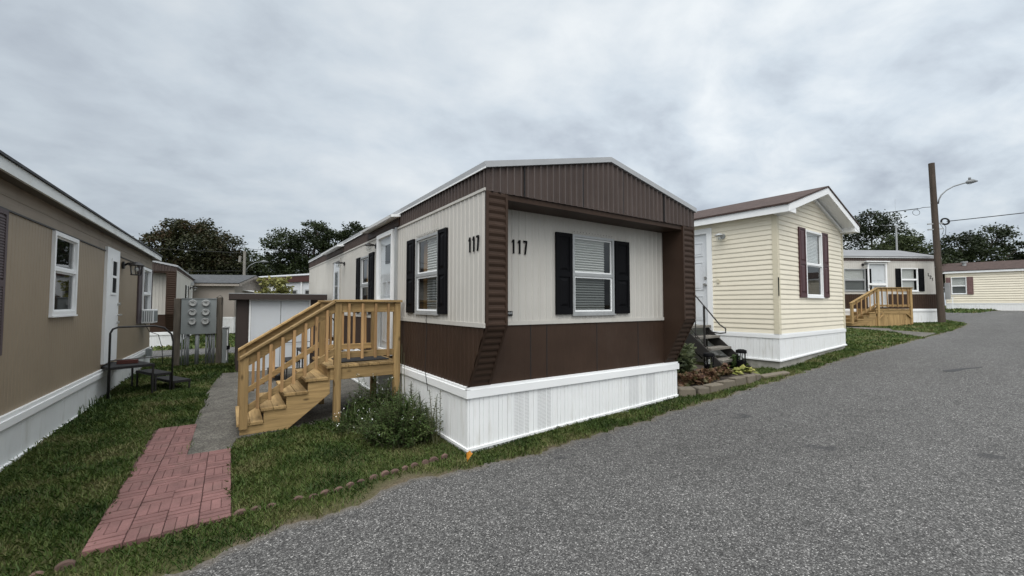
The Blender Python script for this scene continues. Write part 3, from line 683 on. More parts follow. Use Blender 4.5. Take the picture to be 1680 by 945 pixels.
    for fr, a, b in ((fw, -.03, Ln), (ff, -.03, Wd + .03), (fe, -.03, Ln)):
        nseg = 8
        for k in range(nseg):
            ua, ub = a + (b - a) * k / nseg, a + (b - a) * (k + 1) / nseg
            za, zb = sg(*fr.p(ua, 0)[:2]) + .035, sg(*fr.p(ub, 0)[:2]) + .035
            bt.hexa([fr.p(ua, za, .01), fr.p(ub, zb, .01), fr.p(ub, zb, .036), fr.p(ua, za, .036), fr.p(ua, za + .028, .01), fr.p(ub, zb + .028, .01), fr.p(ub, zb + .028, .036), fr.p(ua, za + .028, .036)])
    bt.build("skirting_rail", M['white'], sko)
    for a, b in vz:
        vb = MB(); nn = 3; st = (b - a) / nn
        for k in range(nn):
            u0 = a + k * st
            vb.quad(ff.p(u0, fgr(u0), so_), ff.p(u0 + .012, fgr(u0), so_ - .004), ff.p(u0 + .012, sk - .06, so_ - .004), ff.p(u0, sk - .06, so_))
            vb.quad(ff.p(u0 + .012, fgr(u0), so_ - .004), ff.p(u0 + st, fgr(u0 + st), so_), ff.p(u0 + st, sk - .06, so_), ff.p(u0 + .012, sk - .06, so_ - .004), m=1)
        vb.build("vent_panel", [M['skirt'], M['vent']], sko)
    T_frames = dict(w=fw, e=fe, f=ff)
    return T, T_frames
def storm_door(T, fr, u0, u1, v0, v1, vmid, inner=True, frame=None):
    frame = frame or M['white']
    mb = MB(); mb.frame(fr, u0, u1, v0, v1, .07, -.02, .05); mb.fbox(fr, u0 + .07, u1 - .07, vmid - .05, vmid + .05, -.01, .045)
    d = mb.build("storm_door", frame, T)
    g = MB()
    for a, b in ((v0 + .07, vmid - .05), (vmid + .05, v1 - .07)): g.quad(fr.p(u0 + .07, a, .02), fr.p(u1 - .07, a, .02), fr.p(u1 - .07, b, .02), fr.p(u0 + .07, b, .02))
    g.build("pane", M['clear'], d)
    i = MB(); i.fbox(fr, u0 + .06, u1 - .06, v0 + .05, v1 - .05, -.05, -.022)
    um = (u0 + u1) / 2
    for a, b in ((v0 + .18, v0 + .75), (v0 + .95, v0 + 1.2)):
        for q in (u0 + .18, um + .05): i.frame(fr, q, q + (u1 - u0) / 2 - .23, a, b, .02, -.022, -.010)
    i.build("inner_door", M['doorwhite'], d)
    w = MB()
    if inner:
        w.fbox(fr, u0 + .18, um - .04 + .15, v1 - .52, v1 - .2, -.03, -.012); w.build("door_light", M['black'], d)
    h = MB(); h.fbox(fr, u1 - .06, u1 - .03, vmid - .16, vmid - .02, .05, .08); h.tube([fr.p(u1 - .045, vmid - .04, .05), fr.p(u1 - .045, vmid - .04, .09), fr.p(u1 - .13, vmid - .04, .09)], .009, 6); h.build("handle", M['chrome'], d)
    return d

# ================================================================== HOME 117
X0, Y0 = 2.17, 4.05
sgr = lambda x, y: float(H(X0 + x, Y0 + y)) - .015
WIN117 = (.78, 1.55, 1.49, 2.53)       # side window (distance behind front wall)
WIN2 = (3.95, 4.55, 1.44, 2.55)
SD = (2.50, 3.36, .80, 2.82)           # storm door
D2 = (6.42, 7.30, .80, 2.72)
FW = (1.52, 2.30, 1.48, 2.53)
side = dict(holes=[hole(*WIN117), hole(*WIN2), hole(SD[0], SD[1], SD[2], SD[3], .04), (D2[0] + .02, D2[1] - .02, D2[2] + .02, D2[3] - .02)])
T117, F = classic_home("dark brown and cream mobile home numbered 117, with white skirting and black shutters", (X0, Y0, 0), 0, 3.70, 11.25, .70, 1.365, 2.79, 3.02, 3.44, .36,
    sidecfg=side, frontcfg=dict(holes=[hole(*FW)]), skirt_ground=sgr, vents=((.58, .80), (.92, 1.14), (2.57, 2.79), (2.95, 3.17)), group=None)
fw_, ff_ = F['w'], F['f']
window(T117, ff_, *FW, blind=(0, .86), frame=M['steelgrey'], sash=M['white'])
shutter(T117, ff_, 1.23, 1.50, 1.48, 2.53, M['black']); shutter(T117, ff_, 2.315, 2.61, 1.48, 2.51, M['black'])
window(T117, fw_, *WIN117, blind=(0, .66), curtain=(.70, 1.0), frame=M['steelgrey'], sash=M['white'])
shutter(T117, fw_, .53, .77, 1.49, 2.54, M['black']); shutter(T117, fw_, 1.60, 1.88, 1.49, 2.54, M['black'])
window(T117, fw_, *WIN2, blind=None, curtain=(.62, .95), frame=M['steelgrey'], sash=M['white'])
shutter(T117, fw_, 3.62, 3.92, 1.44, 2.57, M['black']); shutter(T117, fw_, 4.59, 4.86, 1.44, 2.56, M['black'])
house_number(T117, ff_, "117", .555, 2.21, .165, .088, w=.055)
fwr = Fr((0, 0, 0), (0, -1, 0), (-1, 0, 0))
house_number(T117, fwr, "117", .01, 2.175, .165, .088, w=.055)
storm_door(T117, fw_, *SD, vmid=1.66)
js = MB(); js.fbox(fw_, 2.36, 2.44, .72, 2.83, .0, .03); js.fbox(fw_, 2.445, 2.475, .72, 2.80, .0, .018); js.build("corner_strip", M['steelgrey'], T117)
d2 = MB(); d2.frame(fw_, D2[0], D2[1], D2[2], D2[3], .05, -.02, .03); d2o = d2.build("door_frame", M['cream'], T117)
d2s = MB(); d2s.fbox(fw_, D2[0] + .05, D2[1] - .05, D2[2] + .05, D2[3] - .05, -.03, .008); do_ = d2s.build("door", M['doorwhite'], T117)
dw = MB(); dw.frame(fw_, D2[0] + .26, D2[1] - .26, 1.72, 2.42, .03, .007, .02); dw.fbox(fw_, D2[0] + .29, D2[1] - .29, 2.05, 2.08, .007, .018); dw.build("door_window_frame", M['steelgrey'], do_)
dg = MB(); dg.fbox(fw_, D2[0] + .285, D2[1] - .285, 1.745, 2.395, .004, .012); dg.build("door_window", M['glassdark'], do_)
dk_ = MB(); dk_.tube([fw_.p(D2[0] + .12, 1.55, .008), fw_.p(D2[0] + .12, 1.55, .07)], .03, 10); dk_.build("handle", M['chrome'], do_)
for a, b in ((2.20, 4.02), (6.08, 8.15)):
    aw = MB(); aw.hexa([fw_.p(a, 2.97, .0), fw_.p(b, 2.97, .0), fw_.p(b, 2.95, .16), fw_.p(a, 2.95, .16), fw_.p(a, 3.015, .0), fw_.p(b, 3.015, .0), fw_.p(b, 2.985, .17), fw_.p(a, 2.985, .17)])
    aw.build("door_awning", M['white'], T117)
    ab = MB(); ab.fbox(fw_, a + .05, b - .05, 2.84, 2.95, .0, .03); ab.build("awning_backing", M['brown'], T117)
wall_lamp(T117, fw_, 3.50, 2.66, s=.85); wall_lamp(T117, fw_, 6.02, 2.55, s=.85)
pl = MB(); pl.fbox(ff_, .49, .57, 1.475, 1.53, .008, .018); plo = pl.build("name_plate", M['black'], T117)
ps = MB()
for k in range(6): ps.fbox(ff_, .50 + k * .011, .507 + k * .011, 1.49 + .006 * (k % 2), 1.515 + .004 * (k % 3), .018, .021)
ps.build("plate_lettering", M['steelgrey'], plo)
for fr_, w_ in ((ff_, FW), (fw_, WIN117)):
    sc_ = MB(); sc_.fbox(fr_, w_[0] + .01, w_[1] - .01, w_[3] + .022, w_[3] + .050, .0075, .009, m=1)
    for k in range(14): sc_.fbox(fr_, w_[0] + .03 + k * .055, w_[0] + .038 + k * .055, w_[3] + .031, w_[3] + .041, .009, .012)
    sc_.build("flashing_strip", [M['blackmetal'], M['cream']], T117)
wr = MB(); wr.tube([fw_.p(1.12, 1.50, .02), fw_.p(1.13, 1.40, .03), fw_.p(1.125, 1.3, .022), fw_.p(1.10, .75, .05), fw_.p(1.0, .5, .05)], .004, 5); wr.build("cable", M['cable'], T117)

# ================================================================== LEFT BEIGE HOME
LX, LY = -1.865, 3.0
TB = thing("mobile_home", "beige ribbed mobile home with overhanging white fascia, white door and plum louvred shutters", "mobile home", (LX, LY, 0), math.radians(-.7))
fl_ = Fr((0, 0, 0), (0, 1, 0), (1, 0, 0)); LL = 11.35
LW1 = (4.30, 5.20, 1.47, 2.51); LD = (6.70, 7.58, .60, 2.60); LW2 = (9.95, 11.0, 1.20, 2.50); LW0 = (1.6, 2.55, 1.2, 2.5)
lw = MB(); profile_wall(lw, fl_, 0, LL, .50, 2.53, [(0, 0), (.03, 0), (.036, .0025), (.05, .0025), (.056, 0), (.0799, 0)], .08, [hole(*LW1), hole(*LW2), (LD[0] + .03, LD[1] - .03, LD[2] + .03, LD[3] + .1)])
for x0, y in ((0, 0), (0, LL)):
    lw.quad((0, y, .5), (-4, y, .5), (-4, y, 2.9), (0, y, 2.9))
lw.quad((-4, 0, .5), (-4, LL, .5), (-4, LL, 2.9), (-4, 0, 2.9))
lwo = lw.build("wall", M['beige'], TB)
fz = MB(); profile_wall(fz, fl_, 2.53, 2.80, 0, LL, [(0, .006), (.125, .003), (.1255, .009), (.2699, .005)], .27, horiz=True, phase=2.53)
fz.build("frieze_board", M['frieze'], TB)
sm = MB(); sm.fbox(fl_, 0, LL, 2.515, 2.532, -.004, .018); sm.build("seam_strip", M['blackmetal'], TB)
sf = MB(); sf.prism([(-.02, -.2, 2.80), (.15, -.2, 2.79), (.15, -.2, 2.82), (-.02, -.2, 2.90)], (0, LL + .26, 0)); sf.build("soffit", M['soffit'], TB)
fa = MB(); fa.fbox(fl_, -.2, LL + .08, 2.775, 2.885, .151, .178); fa.box((-4.2, LL + .055, 2.775), (.15, LL + .08, 2.885)); fa.build("fascia", M['fascia'], TB)
rl = MB(); rl.prism([(.20, -.23, 2.885), (.20, -.23, 2.91), (-2.0, -.23, 3.42), (-4.3, -.23, 2.91), (-4.3, -.23, 2.885), (-2.0, -.23, 3.39)], (0, LL + .34, 0)); rl.build("roof", M['shinglegrey'], TB)
for y in (-.005, LL + .005):
    gl_ = MB(); gl_.quad((0, y, 2.8), (-4, y, 2.8), (-2, y, 3.38)); gl_.build("gable", M['beige'], TB)
window(TB, fl_, *LW1, blind=None, w=.05, out=.032, frame=M['white'], glassm=M['glass'], split=.56)
window(TB, fl_, *LW2, blind=None, w=.06, out=.05, frame=M['white'], split=.52)
shutter(TB, fl_, 2.62, 3.04, 1.12, 2.51, M['plum'], louvre=True)
shutter(TB, fl_, 9.52, 9.90, 1.18, 2.50, M['plum'], louvre=True); shutter(TB, fl_, 11.03, 11.30, 1.18, 2.50, M['plum'], louvre=True)
dm = MB(); dm.fbox(fl_, LD[0], LD[1], LD[2], LD[3], -.02, .04)
ldo = dm.build("door", M['white'], TB)
dm = MB(); dm.frame(fl_, LD[0] + .27, LD[0] + .66, 1.78, 2.42, .04, .04, .055); dm.fbox(fl_, LD[0] + .31, LD[0] + .62, 2.085, 2.125, .04, .052); dm.build("door_window_frame", M['white'], ldo)
dm = MB(); dm.fbox(fl_, LD[0] + .305, LD[0] + .625, 1.815, 2.385, .036, .045); dm.build("door_window", M['black'], ldo)
dm = MB(); dm.tube([fl_.p(LD[1] - .07, 1.42, .04), fl_.p(LD[1] - .07, 1.42, .1), fl_.p(LD[1] - .17, 1.42, .1)], .014, 8); dm.tube([fl_.p(LD[1] - .07, 1.62, .04), fl_.p(LD[1] - .07, 1.62, .08)], .028, 10); dm.tube([fl_.p(LD[1] - .07, 1.28, .04), fl_.p(LD[1] - .07, 1.28, .075)], .024, 10); dm.build("handle", M['chrome'], ldo)
wall_lamp(TB, fl_, 7.98, 2.38, style="cage", s=1.35)
bs = MB(); profile_wall(bs, fl_, 0, LL, -.05, .46, [(0, -.004), (.006, 0), (1.2, 0), (1.2099, -.004)], 1.21, d=.02); bso = bs.build("skirting", M['oldskirt'], TB)
bs = MB(); bs.fbox(fl_, -.02, LL + .03, .40, .475, -.01, .05); bs.fbox(fl_, -.02, LL + .02, .476, .52, -.01, .034); bs.fbox(fl_, -.02, LL + .02, -.02, .03, .015, .045); bs.build("skirting_trim", M['white'], bso)
bs = MB(); bs.quad((0, LL, -.05), (-4, LL, -.05), (-4, LL, .5), (0, LL, .5)); bs.build("end_skirting", M['oldskirt'], bso)
cbx = MB(); cbx.fbox(fl_, 10.5, 10.72, .34, .52, .05, .15); cbx.build("junction_box", M['greysteel'], TB)
cbl = MB(); cbl.tube([fl_.p(10.25, 1.15, .05), fl_.p(10.4, .95, .12), fl_.p(10.75, .85, .25), fl_.p(11.0, .5, .3), fl_.p(11.05, .05, .32)], .008, 5); cbl.build("cable", M['cable'], TB)
# window air conditioner
AC = thing("window_air_conditioner", "white window air conditioner sticking out of the beige home's far window", "air conditioner", (LX, LY, 0), math.radians(-.7))
am = MB(); am.fbox(fl_, 9.92, 10.52, 1.17, 1.50, .03, .25); aco = am.build("casing", M['white'], AC, bevel=.012)
am = MB()
for k in range(9): am.fbox(fl_, 9.96 + k * .06, 9.995 + k * .06, 1.21, 1.46, .25, .256)
am.build("grille", M['greysteel'], AC)
am = MB()
for k in range(5):
    d = .06 + k * .038; am.box((d, 9.911, 1.21), (d + .018, 9.925, 1.46))
am.build("side_louvre", M['greysteel'], AC)

# ================================================================== YELLOW VINYL HOME
def gable_home(label, loc, rot, Wd, Ln, z0, sk, eb, rg, wallm, E, ev_ov=.20, gb_ov=.32, fascia_h=.15, roofm=None, fasciam=None, vertical=False, holes_f=(), holes_w=(), front_corner=True, sg=None, skirtm=None, name="mobile_home", cat="mobile home", ridge_th=.03, trim=True):
    T = thing(name, label, cat, loc, rot)
    ff = Fr((0, 0, 0), (1, 0, 0), (0, -1, 0)); fw = Fr((0, 0, 0), (0, 1, 0), (-1, 0, 0)); fe = Fr((Wd, 0, 0), (0, 1, 0), (1, 0, 0)); fb = Fr((0, Ln, 0), (1, 0, 0), (0, 1, 0))
    sl = (rg - eb) / (Wd / 2 + ev_ov); wt = eb + ev_ov * sl
    wm = MB()
    if vertical:
        pr, pe = [(0, -.004), (.008, 0), (E - .001, 0)], E
        top = lambda u: wt + (Wd / 2 - abs(u - Wd / 2)) * sl
        for a, b in ((0, Wd / 2), (Wd / 2, Wd)):
            profile_wall(wm, ff, a, b, sk, top, pr, pe, holes_f); profile_wall(wm, fb, a, b, sk, top, pr, pe)
        profile_wall(wm, fw, 0, Ln, sk, wt, pr, pe, holes_w); profile_wall(wm, fe, 0, Ln, sk, wt, pr, pe)
    else:
        pr = lap(E); pe = E
        lo = lambda v: 0 if v <= wt else min(Wd / 2, (v - wt) / sl); hi = lambda v: Wd if v <= wt else max(Wd / 2, Wd - (v - wt) / sl)
        profile_wall(wm, ff, sk, wt, 0, Wd, pr, pe, holes_f, horiz=True, phase=sk); profile_wall(wm, ff, wt, wt + sl * Wd / 2, lo, hi, pr, pe, [], horiz=True, phase=sk)
        profile_wall(wm, fb, sk, wt, 0, Wd, pr, pe, horiz=True, phase=sk); profile_wall(wm, fb, wt, wt + sl * Wd / 2, lo, hi, pr, pe, [], horiz=True, phase=sk)
        profile_wall(wm, fw, sk, wt, 0, Ln, pr, pe, holes_w, horiz=True, phase=sk); profile_wall(wm, fe, sk, wt, 0, Ln, pr, pe, (), horiz=True, phase=sk)
    wo = wm.build("wall", wallm, T)
    if front_corner:
        for cx_, cy_ in ((0, 0), (Wd, 0), (0, Ln), (Wd, Ln)):
            cm = MB(); sx_ = -1 if cx_ == 0 else 1; sy_ = -1 if cy_ == 0 else 1
            cm.box((min(cx_ + sx_ * .02, cx_ - sx_ * .08), min(cy_ + sy_ * .02, cy_ - sy_ * .08), sk - .09), (max(cx_ + sx_ * .02, cx_ - sx_ * .08), max(cy_ + sy_ * .02, cy_ - sy_ * .08), wt - .01)); cm.build("corner_post", M['post'] if wallm is M['vinyl'] else wallm, T)
    # roof with shingles, fascia boards, soffits and boxed returns
    fm = fasciam or M['white']
    x0, x1, y0, y1 = -ev_ov, Wd + ev_ov, -gb_ov, Ln + gb_ov
    rf = MB(); t = fascia_h
    rf.prism([(x0 - .03, y0 - .02, eb + t - .005), (x0 - .03, y0 - .02, eb + t + ridge_th), (Wd / 2, y0 - .02, rg + t + ridge_th), (x1 + .03, y0 - .02, eb + t + ridge_th), (x1 + .03, y0 - .02, eb + t - .005), (Wd / 2, y0 - .02, rg + t - .005)], (0, y1 - y0 + .04, 0))
    ro = rf.build("roof", roofm or M['shinglebrown'], T)
    fa = MB()
    for xx in (x0, x1): fa.box((min(xx, xx + (.025 if xx < 0 else -.025)), y0, eb), (max(xx, xx + (.025 if xx < 0 else -.025)), y1, eb + t - .006))
    for yy in (y0 - .004, y1 - .021):
        fa.prism([(x0 - .002, yy, eb), (x0 - .002, yy, eb + t - .006), (Wd / 2, yy, rg + t - .006), (Wd / 2, yy, rg - .005)], (0, .025, 0))
        fa.prism([(x1 + .002, yy, eb), (x1 + .002, yy, eb + t - .006), (Wd / 2, yy, rg + t - .006), (Wd / 2, yy, rg - .005)], (0, .025, 0))
    fa.build("fascia", fm, ro)
    sf = MB()
    for s_ in (0, 1):
        a = x0 + .025 if s_ == 0 else x1 - .025
        sf.hexa([(a, y0 + .022, eb + .004), (a, y1 - .022, eb + .004), (Wd / 2, y1 - .022, rg + .002), (Wd / 2, y0 + .022, rg + .002), (a, y0 + .022, eb + .02), (a, y1 - .022, eb + .02), (Wd / 2, y1 - .022, rg + .018), (Wd / 2, y0 + .022, rg + .018)])
    sf.build("soffit", fm, ro)
    for a, b in ((x0 + .001, .14), (Wd - .14, x1 - .001)):
        rt = MB(); rt.prism([(a, y0 + .002, eb - .002), (b, y0 + .002, eb - .002), (b, y0 + .002, eb + .12 if a < 0 else eb + .12), (a, y0 + .002, eb + .12)] if True else [], (0, gb_ov - .01, 0))
        if trim: rt.build("eave_return", fm, ro)
    sm_ = skirtm or M['skirt']; sg = sg or (lambda x, y: z0)
    s = MB(); 
    for fr, a, b in ((fw, 0, Ln), (fe, 0, Ln), (ff, 0, Wd), (fb, 0, Wd)):
        profile_wall(s, fr, a - .012, b + .012, lambda u, fr=fr: sg(*fr.p(u, 0)[:2]), sk - .05, GRV, .124, d=.012)
    so_ = s.build("skirting", sm_, T)
    s = MB()
    for fr, a, b in ((fw, -.02, Ln), (fe, -.02, Ln), (ff, -.0195, Wd + .0195)):
        s.fbox(fr, a, b, sk - .085, sk - .012, -.01, .026); s.fbox(fr, a + .004, b, sk - .012, sk + .012, -.01, .020)
    s.build("skirting_trim", M['white'], so_)
    return T, dict(f=ff, w=fw, e=fe), so_
YW, YL = 3.86, 14.0
yw = (1.42, 2.40, 1.78, 3.31)
yd = (1.48, 2.42, 1.10, 3.28)
ysg = lambda x, y: .455 + .03 * x
TY, FY, sko = gable_home("pale yellow vinyl sided home with brown shingle roof, maroon shutters and white gable eaves", (9.30, 4.0, 0), math.radians(1.5), YW, YL, .45, 1.0, 3.46, 4.14, M['vinyl'], .1035,
    holes_f=[hole(*yw)], holes_w=[(yd[0] - .03, yd[1] + .03, yd[2] - .02, yd[3] + .03)], sg=ysg)
window(TY, FY['f'], *yw, blind=(0, 1), blindv=.5, blindm=M['white'], w=.045, out=.035, split=.49, frame=M['white'])
m_ = MB(); sl_ = (4.14 - 3.46) / (YW / 2 + .2)
for s_ in (-1, 1): m_.bar(FY['f'].p(YW / 2, 3.46 + .2 * sl_ + YW / 2 * sl_ - .06, .02), FY['f'].p(YW / 2 + s_ * YW / 2, 3.46 + .2 * sl_ - .06, .02), .05, .09, up=(0, 1, 0))
m_.build("rake_trim", M['white'], TY)
shutter(TY, FY['f'], 1.05, 1.40, 1.77, 3.33, M['maroon'], base=.014); shutter(TY, FY['f'], 2.43, 2.77, 1.78, 3.34, M['maroon'], base=.014)
fwy = FY['w']
m_ = MB(); m_.frame(fwy, yd[0] - .12, yd[1] + .12, yd[2] - .12, yd[3] + .12, .12, -.02, .035); dfo = m_.build("door_frame", M['white'], TY)
m_ = MB(); m_.fbox(fwy, yd[0], yd[1], yd[2], yd[3], -.05, -.02)
for a, b in ((.15, .72), (.86, 1.52), (1.66, 1.98)):
    for q in (.12, .53): 
        m_.frame(fwy, yd[0] + q, yd[0] + q + .29, yd[2] + a, yd[2] + b, .018, -.022, -.008); m_.fbox(fwy, yd[0] + q + .05, yd[0] + q + .24, yd[2] + a + .05, yd[2] + b - .05, -.022, -.010)
ydo = m_.build("door", M['doorwhite'], TY)
m_ = MB(); m_.tube([fwy.p(yd[0] + .07, yd[2] + .98, -.02), fwy.p(yd[0] + .07, yd[2] + .98, .05)], .03, 10); m_.tube([fwy.p(yd[0] + .07, yd[2] + 1.14, -.02), fwy.p(yd[0] + .07, yd[2] + 1.14, .005)], .03, 10); m_.build("handle", M['chrome'], ydo)
wall_lamp(TY, fwy, 1.10, 3.16, style="nickel", s=1.1)
m_ = MB(); m_.fbox(fwy, 1.02, 1.22, 3.05, 3.26, .0, .015); m_.build("lamp_block", M['vinyl'], TY)
m_ = MB(); m_.fbox(fwy, 1.20, 1.26, 2.10, 2.19, .012, .03); m_.build("bell_box", M['post'], TY)
m_ = MB(); m_.fbox(FY['f'], -.03, -.012, 1.79, 2.17, .02, .035); m_.build("thermometer", M['black'], TY)
m_ = MB()
def yb(x, y, z): return (x, y, z)
for (ax, ay, bx, by) in ((-.0, .03, 0, YL - 1), (.03, 0.0, YW - .03, 0)):
    pass
m_.prism([(.0, .0, .06), (YW, .0, .30), (YW, .0, ysg(YW, 0) - .005), (.0, .0, ysg(0, 0) - .005)], (0, YL - .1, 0)); m_.build("foundation", M['concrete'], TY)
m_ = MB(); m_.fbox(FY['f'], -.02, YW + .03, .455, .485, .0, .03); 
m_ = MB()
for fr, a, b in ((FY['f'], -.03, YW + .03), (FY['w'], -.03, YL)):
    for k in range(6):
        ua, ub = a + (b - a) * k / 6, a + (b - a) * (k + 1) / 6; za, zb = ysg(*fr.p(ua, 0)[:2]) - .008, ysg(*fr.p(ub, 0)[:2]) - .008
        m_.hexa([fr.p(ua, za, .0), fr.p(ub, zb, .0), fr.p(ub, zb, .035), fr.p(ua, za, .035), fr.p(ua, za + .03, .0), fr.p(ub, zb + .03, .0), fr.p(ub, zb + .03, .035), fr.p(ua, za + .03, .035)])
m_.build("skirting_rail", M['white'], sko)

# iron entry steps of the yellow home
YS = thing("entry_steps", "dark iron entry steps with thin railing climbing to the yellow home's white door", "steps", (9.30, 4.0, 0), math.radians(1.5))
ZT = 1.14; g0 = .24; nst = 4; rise = (ZT - g0) / nst
for k in range(1, nst):
    z = ZT - k * rise; y = 1.43 - .24 * k
    m_ = MB(); m_.box((-.92, y - .03, z - .045), (-.10, y + .235, z)); m_.build("tread", M['greyboard'], YS)
m_ = MB(); m_.box((-1.0, 1.40, ZT - .05), (-.05, 2.55, ZT)); m_.build("landing", M['greyboard'], YS)
for x in (-.97, -.06):
    m_ = MB(); m_.prism([(x, 1.46, ZT - .06), (x, 1.46, ZT - .36), (x, .62, .20), (x, .42, .20)], (-.035, 0, 0)); m_.build("stringer", M['darksteel'], YS)
for x, y in ((-.96, 2.5), (-.10, 2.5), (-.96, 1.5), (-.10, 1.5)):
    m_ = MB(); m_.bar((x, y, .2), (x, y, ZT - .04), .05); m_.build("leg", M['darksteel'], YS)
m_ = MB(); m_.bar((-.96, 1.6, .35), (-.96, 2.4, ZT - .1), .03); m_.bar((-.96, 2.4, .35), (-.96, 1.6, ZT - .1), .03); m_.bar((-.1, 1.6, .35), (-.1, 2.4, ZT - .1), .03); m_.build("brace", M['darksteel'], YS)
m_ = MB(); m_.tube([(-.95, 2.5, ZT + .92), (-.95, 1.46, ZT + .92), (-.95, .72, ZT + .06), (-.95, .60, ZT - .02), (-.95, .60, ZT - .10), (-.95, .72, ZT - .12), (-.95, .9, ZT - .10)], .014, 7); m_.build("handrail", M['darksteel'], YS)
for y, za, zb in ((2.5, ZT - .04, ZT + .92), (1.46, ZT - .04, ZT + .92)) + tuple((y, ZT + .0, ZT + .92) for y in (2.3, 2.1, 1.9, 1.7)) + ((1.05, .70, ZT + .44), (1.25, .9, ZT + .68)):
    m_ = MB(); m_.bar((-.95, y, za), (-.95, y, zb), .016 if y not in (1.05,) else .032); m_.build("baluster", M['darksteel'], YS)
m_ = MB(); m_.bar((-.95, 2.5, ZT + .05), (-.95, 1.46, ZT + .05), .016); m_.bar((-.95, 1.46, ZT + .05), (-.95, .98, ZT - .45), .014); m_.build("lower_rail", M['darksteel'], YS)

# ================================================================== HOME 121 across the bend
sg121 = lambda x, y: .12
w1 = (3.35, 4.35, 1.50, 2.48); w2 = (.88, 1.68, 1.50, 2.52); dr = (2.36, 3.27, .80, 2.76)
T121, F1 = classic_home("cream and brown mobile home with white storm door and number 121 beside the utility pole", (25.92, 4.69, .71), math.radians(59.8), 3.70, 12.0, .72, 1.37, 2.79, 2.98, 3.50, .22,
    sidecfg=dict(holes=[hole(*w1), hole(*w2), (dr[0] + .04, dr[1] - .04, dr[2] + .04, dr[3] - .04)]), skirt_ground=lambda x, y: .10 - .02 * y * .9, roofm=mat("dull_grey_roof", (.185, .188, .195), .7, .1, 1.5, dirt=(.12, .12, .12), dirt_amt=.5))
f1 = F1['w']
window(T121, f1, *w1, blind=(0, 1), frame=M['steelgrey']); window(T121, f1, *w2, blind=(.14, 1), frame=M['white'], screen=False)
shutter(T121, f1, 3.45 - .36, 3.45 - .11, 1.48, 2.48, M['black']); shutter(T121, f1, .60, .86, 1.50, 2.50, M['black']); shutter(T121, f1, 1.70, 1.94, 1.50, 2.50, M['black'])
storm_door(T121, f1, *dr, vmid=1.80, inner=False)
f1r = Fr((0, 0, 0), (0, -1, 0), (-1, 0, 0))
house_number(T121, f1r, "121", -.42, 2.16, .14, .10, dv=-.10, w=.075)
m_ = MB(); m_.fbox(f1, 2.28, 3.40, 2.78, 2.82, .0, .13); m_.build("door_awning", M['white'], T121)
wall_lamp(T121, f1, 3.46, 2.66, s=1.1)

